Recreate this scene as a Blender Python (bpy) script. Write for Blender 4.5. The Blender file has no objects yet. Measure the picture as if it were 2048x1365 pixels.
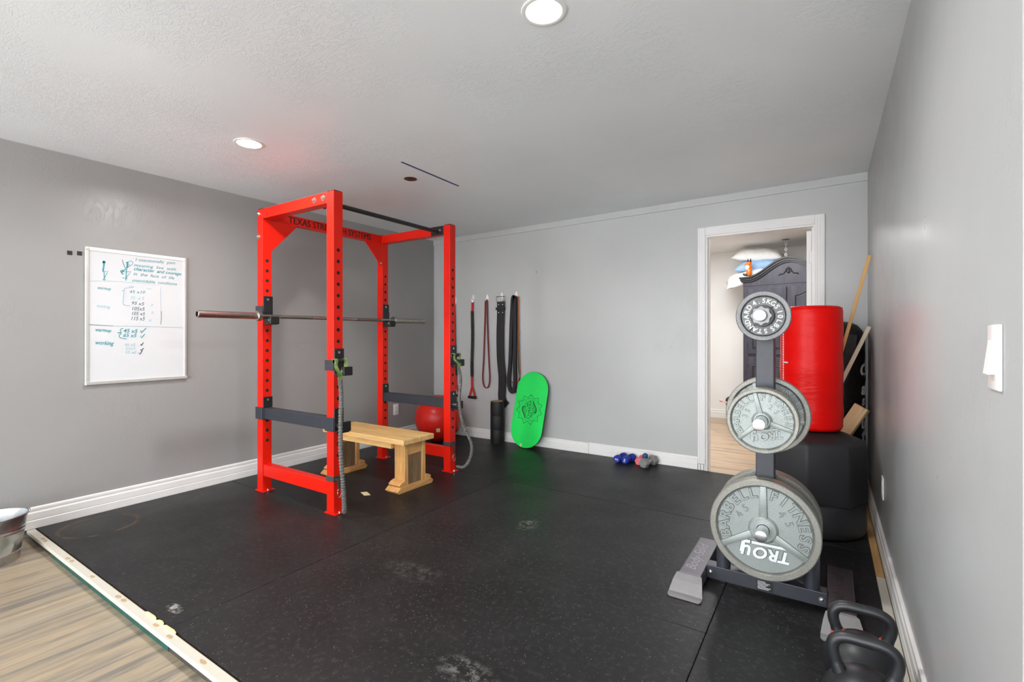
import bpy, bmesh, math, random
from mathutils import Matrix, Vector
random.seed(7)
PI = math.pi
scene = bpy.context.scene
C = scene.collection

# ---------------------------------------------------------------- camera numbers
FPX, YAW, CY, CAMH = 961.36, 0.57958, 671.24, 1.1865
SN, CS = math.sin(YAW), math.cos(YAW)
XL, XR, YB = -4.085, 0.257, 4.469          # left wall, right wall, back wall
FLOOR = -0.05                              # laminate level; the rubber mats top out at z = 0
def ceil_z(x, y): return 2.3985 + 0.011658*x + 0.001777*y
def ray(px, py):
    a = (px-1024)/FPX; b = -(py-CY)/FPX
    return Vector((-SN + a*CS, CS + a*SN, b))
def onx(px, py, X):
    d = ray(px, py); return Vector((0, 0, CAMH)) + d*(X/d.x)

# ---------------------------------------------------------------- materials
def lin(c):
    c = c/255.0
    return c/12.92 if c <= 0.04045 else ((c+0.055)/1.055)**2.4
def rgb(c): return (lin(c[0]), lin(c[1]), lin(c[2]), 1)
class NT:
    def __init__(s, name):
        s.m = bpy.data.materials.new(name); s.m.use_nodes = True
        s.t = s.m.node_tree; s.n = s.t.nodes; s.l = s.t.links
        s.b = s.n['Principled BSDF']
    def node(s, typ, **kw):
        nd = s.n.new(typ)
        for k, v in kw.items():
            if hasattr(nd, k): setattr(nd, k, v)
        return nd
    def link(s, a, b): s.l.new(a, b)
    def coord(s, scale=(1, 1, 1), rot=(0, 0, 0), kind='Object'):
        tc = s.node('ShaderNodeTexCoord'); mp = s.node('ShaderNodeMapping')
        mp.inputs['Scale'].default_value = scale; mp.inputs['Rotation'].default_value = rot
        s.link(tc.outputs[kind], mp.inputs['Vector']); return mp.outputs['Vector']
    def world(s, scale=(1, 1, 1), rot=(0, 0, 0)):
        g = s.node('ShaderNodeNewGeometry'); mp = s.node('ShaderNodeMapping')
        mp.inputs['Scale'].default_value = scale; mp.inputs['Rotation'].default_value = rot
        s.link(g.outputs['Position'], mp.inputs['Vector']); return mp.outputs['Vector']
    def noise(s, vec, scale, detail=3, rough=0.5, dist=0):
        nz = s.node('ShaderNodeTexNoise'); nz.inputs['Scale'].default_value = scale
        nz.inputs['Detail'].default_value = detail; nz.inputs['Roughness'].default_value = rough
        nz.inputs['Distortion'].default_value = dist
        s.link(vec, nz.inputs['Vector']); return nz.outputs['Fac']
    def ramp(s, fac, stops):
        r = s.node('ShaderNodeValToRGB'); e = r.color_ramp.elements
        while len(e) < len(stops): e.new(0.5)
        for i, (p, c) in enumerate(stops):
            e[i].position = p; e[i].color = c if len(c) == 4 else rgb(c)
        s.link(fac, r.inputs['Fac']); return r.outputs['Color']
    def mix(s, fac, a, b, blend='MIX'):
        m = s.node('ShaderNodeMix', data_type='RGBA', blend_type=blend)
        for v, i in ((fac, 0), (a, 6), (b, 7)):
            if isinstance(v, (int, float)): m.inputs[i].default_value = v
            elif isinstance(v, tuple): m.inputs[i].default_value = v
            else: s.link(v, m.inputs[i])
        return m.outputs[2]
    def math(s, op, a, b=None, clamp=False):
        m = s.node('ShaderNodeMath', operation=op); m.use_clamp = clamp
        for i, v in enumerate((a, b)):
            if v is None: continue
            if isinstance(v, (int, float)): m.inputs[i].default_value = v
            else: s.link(v, m.inputs[i])
        return m.outputs[0]
    def bump(s, h, strength=0.2, dist=0.01):
        b = s.node('ShaderNodeBump'); b.inputs['Strength'].default_value = strength
        b.inputs['Distance'].default_value = dist
        s.link(h, b.inputs['Height']); s.link(b.outputs['Normal'], s.b.inputs['Normal'])
    def base(s, v):
        if isinstance(v, tuple): s.b.inputs['Base Color'].default_value = v
        else: s.link(v, s.b.inputs['Base Color'])
    def set(s, rough=None, metal=None, spec=None, coat=None, coat_rough=None):
        if rough is not None: s.b.inputs['Roughness'].default_value = rough
        if metal is not None: s.b.inputs['Metallic'].default_value = metal
        if spec is not None: s.b.inputs['Specular IOR Level'].default_value = spec
        if coat is not None: s.b.inputs['Coat Weight'].default_value = coat
        if coat_rough is not None: s.b.inputs['Coat Roughness'].default_value = coat_rough
def simple(name, col, rough=0.5, metal=0, var=0.06, nscale=25, bump=0.0, bscale=120, spec=None, coat=None):
    t = NT(name); v = t.coord()
    c = rgb(col); lo = tuple(x*(1-var) for x in c[:3])+(1,); hi = tuple(min(1, x*(1+var)) for x in c[:3])+(1,)
    t.base(t.ramp(t.noise(v, nscale), [(0.3, lo), (0.7, hi)]))
    t.set(rough, metal, spec, coat)
    if bump: t.bump(t.noise(v, bscale, 4), bump, 0.004)
    return t.m

M = {}
def wall_paint(name, col, rough=0.29, bump=0.25):
    t = NT(name); v = t.world()
    c = rgb(col)
    n1 = t.noise(v, 1.3, 4); lo = tuple(x*0.95 for x in c[:3])+(1,); hi = tuple(x*1.04 for x in c[:3])+(1,)
    t.base(t.ramp(n1, [(0.3, lo), (0.7, hi)]))
    r = t.noise(v, 6, 4)
    rr = t.node('ShaderNodeMapRange'); rr.inputs['To Min'].default_value = rough-0.05; rr.inputs['To Max'].default_value = rough+0.1
    t.link(r, rr.inputs['Value']); t.link(rr.outputs['Result'], t.b.inputs['Roughness'])
    # trowel marks: sparse stretched ridges over a fine roller stipple
    a = t.noise(t.world((5, 5, 2.2), (0.5, 0.3, 0.4)), 3.0, 5, 0.6, 1.5)
    a = t.ramp(a, [(0.46, (0, 0, 0, 1)), (0.5, (1, 1, 1, 1)), (0.54, (0, 0, 0, 1))])
    msk = t.ramp(t.noise(v, 1.7, 2), [(0.5, (0, 0, 0, 1)), (0.68, (1, 1, 1, 1))])
    h = t.math('ADD', t.math('MULTIPLY', t.math('MULTIPLY', a, msk), 0.6), t.math('MULTIPLY', t.noise(v, 90, 2), 0.22))
    t.bump(h, bump, 0.004); t.set(spec=0.45)
    return t.m
M['wall'] = wall_paint('wall_paint_grey', (156, 155, 153))  # greys differ per wall: light on each put into the paint colour
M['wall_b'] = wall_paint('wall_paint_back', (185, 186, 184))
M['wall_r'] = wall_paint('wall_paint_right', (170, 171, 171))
M['wall_white'] = wall_paint('wall_paint_white', (232, 230, 227), 0.6, 0.1)
def ceiling_mat():
    t = NT('ceiling_knockdown'); v = t.world()
    c = rgb((236, 240, 242)); lo = tuple(x*0.95 for x in c[:3])+(1,); hi = tuple(x*1.04 for x in c[:3])+(1,)  # paler than wall grey; brightness the light lacks put into the colour
    t.base(t.ramp(t.noise(v, 0.9, 3), [(0.3, lo), (0.7, hi)])); t.set(0.42, spec=0.4)
    a = t.noise(t.world((4.2, 11, 6), (0, 0, 0.35)), 2.6, 6, 0.62, 1.8)
    a = t.ramp(a, [(0.455, (0, 0, 0, 1)), (0.5, (1, 1, 1, 1)), (0.545, (0, 0, 0, 1))])
    msk = t.ramp(t.noise(v, 1.5, 3), [(0.46, (0.04, 0.04, 0.04, 1)), (0.64, (1, 1, 1, 1))])
    f = t.noise(t.world((18, 34, 20), (0, 0, 0.35)), 2.2, 3, 0.6, 1.0)
    h = t.math('ADD', t.math('MULTIPLY', a, msk), t.math('MULTIPLY', f, 0.12))
    t.bump(h, 0.36, 0.006)
    return t.m
M['ceiling'] = ceiling_mat()
def laminate(name, tint, rotz=0.0):
    t = NT(name); v = t.world((1, 1, 1), (0, 0, rotz))
    br = t.node('ShaderNodeTexBrick'); br.offset = 0.37
    br.inputs['Color1'].default_value = (0.2, 0.2, 0.2, 1); br.inputs['Color2'].default_value = (0.8, 0.8, 0.8, 1)
    br.inputs['Mortar'].default_value = (0, 0, 0, 1); br.inputs['Scale'].default_value = 1.0
    br.inputs['Mortar Size'].default_value = 0.0012; br.inputs['Brick Width'].default_value = 1.2; br.inputs['Row Height'].default_value = 0.15
    t.link(v, br.inputs['Vector'])
    off = t.node('ShaderNodeVectorMath', operation='ADD')
    t.link(t.world((0.55, 9.0, 1), (0, 0, 0)) if not rotz else t.world((9.0, 0.55, 1)), off.inputs[0])
    sc = t.node('ShaderNodeVectorMath', operation='SCALE'); sc.inputs['Scale'].default_value = 17.0
    t.link(br.outputs['Color'], sc.inputs[0]); t.link(sc.outputs['Vector'], off.inputs[1])
    g = t.noise(off.outputs['Vector'], 1.9, 7, 0.68, 0.25)
    tn = lambda c: tuple(int(min(255, x*y)) for x, y in zip(c, tint))
    col = t.ramp(g, [(0.30, tn((116, 108, 98))), (0.42, tn((158, 148, 132))), (0.52, tn((196, 176, 144))), (0.62, tn((170, 163, 150))), (0.74, tn((204, 190, 166)))])
    tone = t.ramp(br.outputs['Color'], [(0.0, (0.80, 0.80, 0.81, 1)), (1.0, (1.08, 1.05, 1.0, 1))])
    col = t.mix(1.0, col, tone, 'MULTIPLY')
    col = t.mix(t.math('MULTIPLY', br.outputs['Fac'], 0.55), col, (0.08, 0.07, 0.06, 1))
    t.base(col); t.set(0.36, spec=0.4)
    t.bump(t.math('SUBTRACT', g, t.math('MULTIPLY', br.outputs['Fac'], 0.8)), 0.12, 0.003)
    return t.m
M['laminate'] = laminate('laminate_planks', (0.84, 0.84, 0.85), PI/2)
M['laminate_b'] = laminate('laminate_planks_bedroom', (1.03, 0.97, 0.95))
def rubber(name, base, fleck, seed):
    t = NT(name); v = t.world()
    mp = t.node('ShaderNodeVectorMath', operation='ADD'); mp.inputs[1].default_value = (seed*3.1, seed*1.7, 0)
    t.link(v, mp.inputs[0]); vv = mp.outputs['Vector']
    c = rgb(base); d = tuple(x*0.72 for x in c[:3])+(1,); l = tuple(x*1.5 for x in c[:3])+(1,)
    col = t.ramp(t.noise(vv, 2.4, 5, 0.65), [(0.3, d), (0.55, c), (0.75, l)])
    dust = t.ramp(t.noise(vv, 38, 4, 0.7), [(0.52, (0, 0, 0, 1)), (0.8, (1, 1, 1, 1))])
    col = t.mix(t.math('MULTIPLY', dust, 0.35), col, rgb((96, 95, 94)))
    vo = t.node('ShaderNodeTexVoronoi'); vo.inputs['Scale'].default_value = 125
    t.link(vv, vo.inputs['Vector'])
    sep = t.node('ShaderNodeSeparateColor'); t.link(vo.outputs['Color'], sep.inputs[0])
    pick = t.math('GREATER_THAN', sep.outputs[0], 1-fleck)
    size = t.math('LESS_THAN', vo.outputs['Distance'], t.math('MULTIPLY', sep.outputs[1], 0.26))
    fl = t.math('MULTIPLY', pick, size)
    col = t.mix(t.math('MULTIPLY', fl, 0.5), col, rgb((165, 163, 155)))
    # chalk smudges with their own outline, where they lie on these mats
    for (x, y, rx, ry, st) in ((-1.565, 1.87*0+2.58, .075, .11, .55), (-1.07, 1.33, .13, .07, .5), (-2.37, .945, .065, .026, 2.0), (-1.75, 1.75, .22, .1, .18)):
        pm = t.node('ShaderNodeMapping'); pm.vector_type = 'POINT'
        pm.inputs['Location'].default_value = (-x/rx, -y/ry, 0); pm.inputs['Scale'].default_value = (1/rx, 1/ry, 0)
        t.link(v, pm.inputs['Vector'])
        ln = t.node('ShaderNodeVectorMath', operation='LENGTH'); t.link(pm.outputs['Vector'], ln.inputs[0])
        f = t.math('SUBTRACT', 1.0, ln.outputs['Value'], True)
        nz = t.ramp(t.noise(v, 22, 5, 0.75), [(0.47, (0, 0, 0, 1)), (0.6, (1, 1, 1, 1))])
        f = t.math('MULTIPLY', t.math('MULTIPLY', t.math('POWER', f, 0.7), nz), st, True)
        col = t.mix(f, col, rgb((150, 148, 142)))
    # rusty ring left by a plate
    pm = t.node('ShaderNodeMapping'); s_ = 1/.19
    pm.inputs['Location'].default_value = (3.80*s_, -1.10*s_, 0); pm.inputs['Scale'].default_value = (s_, s_, 0)
    t.link(v, pm.inputs['Vector'])
    ln = t.node('ShaderNodeVectorMath', operation='LENGTH'); t.link(pm.outputs['Vector'], ln.inputs[0])
    f = t.math('LESS_THAN', t.math('ABSOLUTE', t.math('SUBTRACT', ln.outputs['Value'], 1.0)), 0.06)
    nz = t.ramp(t.noise(v, 6, 4, 0.7), [(0.45, (0, 0, 0, 1)), (0.6, (1, 1, 1, 1))])
    col = t.mix(t.math('MULTIPLY', t.math('MULTIPLY', f, nz), 0.4), col, rgb((120, 92, 50)))
    t.base(col)
    rr = t.node('ShaderNodeMapRange'); rr.inputs['To Min'].default_value = 0.33; rr.inputs['To Max'].default_value = 0.55
    t.link(t.noise(vv, 3, 4), rr.inputs['Value']); t.link(rr.outputs['Result'], t.b.inputs['Roughness'])
    t.bump(t.noise(vv, 260, 2), 0.22, 0.002); t.set(spec=0.24)
    return t.m
M['mat_worn'] = rubber('rubber_mat_worn', (33, 32, 33), 0.05, 1)
M['mat'] = rubber('rubber_mat_flecked', (33, 32, 33), 0.2, 2)
M['mat_dark'] = rubber('rubber_mat_dark', (30, 30, 31), 0.12, 3)
M['trim'] = simple('trim_white', (232, 231, 228), 0.35, var=0.02, nscale=6)
M['trim_grey'] = simple('trim_grey', (184, 185, 183), 0.4, var=0.03, nscale=4)
M['red'] = simple('red_powder_coat', (216, 28, 10), 0.33, var=0.05, nscale=5, bump=0.03, bscale=300, spec=0.3)
M['hole'] = simple('hole_dark', (14, 12, 12), 0.8)
M['black'] = simple('black_powder_coat', (27, 28, 31), 0.4, var=0.15, bump=0.05, bscale=260)
M['charcoal'] = simple('charcoal_steel', (46, 48, 56), 0.42, var=0.1, bump=0.04, bscale=260)
M['letter_black'] = simple('black_stencil_paint', (15, 12, 12), 0.5)
M['plastic_black'] = simple('black_plastic', (22, 22, 23), 0.5, var=0.15)
M['chrome'] = simple('chrome', (225, 226, 228), 0.14, 1, var=0.03)
M['steel'] = simple('brushed_steel', (176, 170, 164), 0.3, 1, var=0.12, nscale=60)
M['knurl'] = simple('knurled_steel', (140, 134, 128), 0.5, 1, var=0.2, nscale=300, bump=0.5, bscale=800)
M['steel_dark'] = simple('dark_chrome', (84, 83, 82), 0.16, 1, var=0.1)
M['zinc'] = simple('zinc_bolt', (205, 205, 203), 0.28, 1, var=0.08)
def galv():
    t = NT('galvanised_steel'); v = t.coord()
    vo = t.node('ShaderNodeTexVoronoi'); vo.inputs['Scale'].default_value = 28; t.link(v, vo.inputs['Vector'])
    sep = t.node('ShaderNodeSeparateColor'); t.link(vo.outputs['Color'], sep.inputs[0])
    t.base(t.ramp(sep.outputs[0], [(0, (188, 191, 191)), (1, (204, 207, 206))])); t.set(0.3, 1)
    return t.m
M['galv'] = galv()
def hammer(name, c1, c2):
    t = NT(name); v = t.coord()
    col = t.ramp(t.noise(v, 260, 4, 0.75), [(0.36, c1), (0.6, c2)])
    wear = t.ramp(t.noise(v, 22, 5, 0.7), [(0.62, (0, 0, 0, 1)), (0.8, (1, 1, 1, 1))])
    t.base(t.mix(t.math('MULTIPLY', wear, 0.4), col, rgb((122, 112, 98))))
    t.set(0.42, 0.35); t.bump(t.noise(v, 300, 3), 0.25, 0.002); return t.m
M['plate'] = hammer('hammertone_grey', (126, 133, 130), (148, 155, 151))
M['plate_dark'] = hammer('hammertone_worn', (104, 110, 108), (124, 130, 127))
M['plate_rim'] = hammer('hammertone_rim', (112, 112, 105), (146, 145, 137))
M['shade_grime'] = simple('dark_shade_grime', (84, 88, 86), 0.7, var=0.2)  # recess shade and letter dirt put into one dark colour
M['plate_white'] = simple('plate_letter_silver', (218, 222, 222), 0.4, 0.2, var=0.05)
M['plate_small'] = hammer('cast_iron_grey', (84, 85, 85), (118, 118, 118))
M['plate_small_web'] = hammer('cast_iron_dark', (66, 66, 66), (96, 96, 96))  # web darker than the rim: recess shade put into its colour
M['plate_small_letter'] = simple('cast_iron_letter', (190, 190, 188), 0.42, 0.3, var=0.08)
def wood(name, c1, c2, c3, axis='X', knots=True, rough=0.5, sc=1.0):
    t = NT(name)
    s = {'X': (1.0, 9, 9), 'Y': (9, 1.0, 9), 'Z': (9, 9, 1.0)}[axis]
    v = t.coord(tuple(x*sc for x in s))
    g = t.noise(v, 3.2, 6, 0.6, 1.2)
    col = t.ramp(g, [(0.25, c1), (0.5, c2), (0.75, c3)])
    if knots:
        vo = t.node('ShaderNodeTexVoronoi'); vo.inputs['Scale'].default_value = 1.3; t.link(v, vo.inputs['Vector'])
        k = t.ramp(vo.outputs['Distance'], [(0.05, (1, 1, 1, 1)), (0.16, (0, 0, 0, 1))])
        col = t.mix(t.math('MULTIPLY', k, 0.7), col, rgb((96, 58, 28)))
    t.base(col); t.set(rough, spec=0.4); t.bump(g, 0.08, 0.003); return t.m
M['pine_x'] = wood('pine_bench_top', (196, 148, 84), (218, 176, 112), (232, 198, 142), 'X')
M['pine_y'] = wood('pine_bench_foot', (176, 122, 66), (202, 150, 90), (218, 174, 116), 'Y')
M['pine_z'] = wood('pine_bench_post', (182, 128, 70), (206, 156, 94), (222, 180, 120), 'Z')
M['pine_dark'] = wood('pine_bench_panel', (96, 78, 56), (128, 104, 76), (150, 126, 94), 'Z')  # darker than the other bench pine, for the set-back leg board
M['stud'] = wood('stud_pine', (226, 190, 132), (238, 208, 156), (244, 220, 176), 'Z')
M['stick'] = wood('stick_pine', (192, 142, 76), (212, 164, 98), (224, 184, 122), 'Z', False)
M['stick_pale'] = wood('stick_pale', (196, 186, 156), (212, 203, 176), (222, 214, 190), 'Z', False)
M['cork'] = wood('cork_end', (150, 116, 70), (172, 138, 90), (186, 152, 104), 'X', False)
def painted_board():
    t = NT('white_painted_board'); v = t.world()
    sx = t.node('ShaderNodeSeparateXYZ'); t.link(v, sx.inputs[0])
    vo = t.node('ShaderNodeTexVoronoi', voronoi_dimensions='1D'); vo.inputs['Scale'].default_value = 4.5; t.link(sx.outputs[0], vo.inputs['W'])
    dy = t.math('ABSOLUTE', t.math('SUBTRACT', t.math('ADD', sx.outputs[1], t.math('MULTIPLY', t.noise(v, 6, 2), 0.03)), 0.862))
    d = t.math('ADD', t.math('MULTIPLY', vo.outputs['Distance'], 6.5), 0.0)
    d = t.math('ADD', t.math('POWER', d, 2.0), t.math('POWER', t.math('MULTIPLY', dy, 75), 2.0))
    d = t.math('ADD', d, t.math('MULTIPLY', t.noise(v, 70, 4), 1.0))
    f = t.ramp(d, [(0.80, (1, 1, 1, 1)), (0.95, (0, 0, 0, 1))])
    t.base(t.mix(t.math('MULTIPLY', f, 0.75), rgb((196, 191, 178)), rgb((170, 134, 88)))); t.set(0.6, spec=0.25); return t.m
M['board_white'] = painted_board()
M['strip_dark'] = simple('dark_mottled_strip', (62, 60, 52), 0.6, var=0.4, nscale=14)  # mottled dark tone, set back below the edge board
M['teal'] = simple('teal_tape', (26, 76, 68), 0.5, var=0.4, nscale=12)
M['ply'] = wood('plywood', (170, 130, 80), (190, 150, 98), (200, 164, 112), 'Y', True)
M['white_plastic'] = simple('white_plastic', (238, 238, 236), 0.3, var=0.01)
M['board_face'] = simple('dry_erase_white', (216, 218, 220), 0.16, var=0.015, nscale=3)
M['alu'] = simple('aluminium_frame', (214, 213, 208), 0.36, 0.45, var=0.04)
M['marker'] = simple('teal_marker', (40, 150, 158), 0.5, var=0.15, nscale=90)
M['marker_dark'] = simple('dark_green_marker', (58, 92, 98), 0.5, var=0.15, nscale=90)
M['marker_faint'] = simple('faded_marker', (150, 196, 206), 0.5, var=0.1, nscale=90)
M['ball'] = simple('red_vinyl', (210, 36, 26), 0.3, var=0.05, bump=0.0, spec=0.32)
M['bag_red'] = None
def vinyl(name, col, rough, wr):
    t = NT(name); v = t.coord((1, 1, 3.2))
    c = rgb(col); t.base(t.ramp(t.noise(t.coord(), 5, 3), [(0.3, tuple(x*0.93 for x in c[:3])+(1,)), (0.7, c)]))
    t.set(rough, spec=0.5)
    h = t.math('ADD', t.noise(v, 3.2, 4, 0.6, 0.8), t.math('MULTIPLY', t.noise(t.coord(), 220, 2), 0.05))
    t.bump(h, wr, 0.02); return t.m
M['bag_red'] = vinyl('red_bag_vinyl', (226, 10, 6), 0.34, 0.3); M['bag_red'].node_tree.nodes['Principled BSDF'].inputs['Specular IOR Level'].default_value = 0.2
M['bag_black'] = vinyl('black_bag_leather', (20, 20, 21), 0.34, 0.7)
M['base_black'] = simple('black_moulded_plastic', (33, 33, 36), 0.52, var=0.18, nscale=9, bump=0.12, bscale=240)
M['green'] = simple('green_lacquer', (36, 226, 96), 0.32, var=0.1, nscale=3.5, spec=0.3)
M['green_edge'] = simple('dark_green_edge', (10, 64, 34), 0.5)
M['ink'] = simple('dark_green_ink', (6, 58, 26), 0.5)
M['ink_mid'] = simple('mid_green_ink', (18, 140, 58), 0.5)
M['rubber_black'] = simple('black_rubber', (24, 24, 25), 0.6, var=0.2)
M['bungee'] = simple('black_bungee_sleeve', (48, 48, 47), 0.9, var=0.35, nscale=140, bump=0.6, bscale=260)
M['bungee_grey'] = simple('grey_bungee_sleeve', (108, 108, 104), 0.9, var=0.6, nscale=160, bump=0.8, bscale=260)
def sleeve_mat():
    t = NT('ribbed_bungee_sleeve'); v = t.coord((1, 1, 1))
    wv = t.node('ShaderNodeTexWave', bands_direction='Z'); wv.inputs['Scale'].default_value = 55; wv.inputs['Distortion'].default_value = 3.5; wv.inputs['Detail'].default_value = 2; wv.inputs['Detail Scale'].default_value = 30
    t.link(v, wv.inputs['Vector'])
    t.base(t.ramp(wv.outputs['Fac'], [(0.25, (44, 44, 43)), (0.6, (110, 110, 106)), (0.9, (168, 168, 162))])); t.set(0.85); t.bump(wv.outputs['Fac'], 0.6, 0.003); return t.m
M['bungee_grey'] = sleeve_mat()
M['web_red'] = simple('red_webbing', (196, 30, 26), 0.7, var=0.2, nscale=120)
M['web_camo'] = None
def camo():
    t = NT('green_camo_webbing'); v = t.coord()
    t.base(t.ramp(t.noise(v, 26, 3, 0.6), [(0.35, (52, 92, 52)), (0.5, (118, 142, 78)), (0.65, (160, 176, 108))])); t.set(0.7); return t.m
M['web_camo'] = camo()
M['web_black'] = simple('dark_grey_strap', (58, 58, 58), 0.75, var=0.2, nscale=90)
M['band_red'] = simple('red_latex', (128, 36, 34), 0.5, var=0.1)
M['band_black'] = simple('black_latex', (26, 23, 30), 0.45, var=0.15)
M['band_green'] = simple('green_latex', (30, 66, 38), 0.5, var=0.1)
M['band_orange'] = simple('orange_latex', (176, 88, 50), 0.5, var=0.1)
M['leather'] = simple('black_leather', (23, 22, 23), 0.42, var=0.15, bump=0.25, bscale=220)
M['blue'] = simple('blue_vinyl', (26, 46, 148), 0.5, var=0.12)
M['pink'] = simple('pink_vinyl', (222, 104, 112), 0.5, var=0.06)
M['blue_ball'] = simple('blue_rubber_ball', (16, 76, 122), 0.45)
M['grey_hex'] = simple('grey_painted_iron', (134, 137, 134), 0.48, 0.1, var=0.12, bump=0.15)
M['kettle'] = simple('black_cast_powder', (30, 31, 34), 0.4, var=0.12, nscale=20, bump=0.1, bscale=320)
M['orange'] = simple('orange_band', (230, 78, 40), 0.45)
M['foot_grey'] = simple('grey_painted_foot', (100, 96, 103), 0.42, 0.2, var=0.06)
M['foot_end'] = simple('grey_foot_cap', (122, 120, 120), 0.6, var=0.05, bump=0.15, bscale=300)
M['foot_dark'] = simple('dark_painted_foot', (58, 52, 56), 0.4, 0.2, var=0.06)
M['script_light'] = simple('light_script_decal', (146, 141, 148), 0.5)
M['script_dark'] = simple('dark_script_decal', (28, 25, 27), 0.5)
M['white_print'] = simple('white_print', (212, 214, 214), 0.5)
M['tape_blue'] = simple('blue_tape', (46, 66, 126), 0.6)
M['brown'] = simple('brown_cover', (78, 34, 20), 0.55, var=0.5, nscale=60)
M['sticker'] = simple('cream_sticker', (214, 200, 158), 0.6)
M['wardrobe'] = wood('charcoal_painted_wood', (44, 42, 51), (55, 53, 63), (67, 65, 75), 'Z', False, 0.4)
M['wardrobe_dark'] = wood('dark_moulding', (26, 24, 28), (35, 33, 37), (46, 42, 44), 'X', False, 0.4)
M['pillow'] = simple('white_cotton', (236, 235, 232), 0.85, var=0.04, bump=0.5, bscale=9)
M['pillow_blue'] = simple('pale_blue_cotton', (150, 180, 214), 0.85, var=0.06, bump=0.4, bscale=9)
M['fox'] = simple('orange_glaze', (222, 102, 18), 0.25)
M['fox_black'] = simple('black_glaze', (22, 18, 18), 0.3)
M['fox_white'] = simple('white_glaze', (236, 224, 214), 0.3)
M['pink_pale'] = simple('pale_pink_rope', (224, 186, 184), 0.8)
M['bin'] = simple('black_bin_plastic', (38, 36, 38), 0.55)
def emit(name, col, s):
    t = NT(name); t.base(rgb(col)); t.b.inputs['Emission Color'].default_value = rgb(col); t.b.inputs['Emission Strength'].default_value = s; return t.m
M['lamp'] = emit('led_lens', (255, 250, 242), 14)

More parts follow.
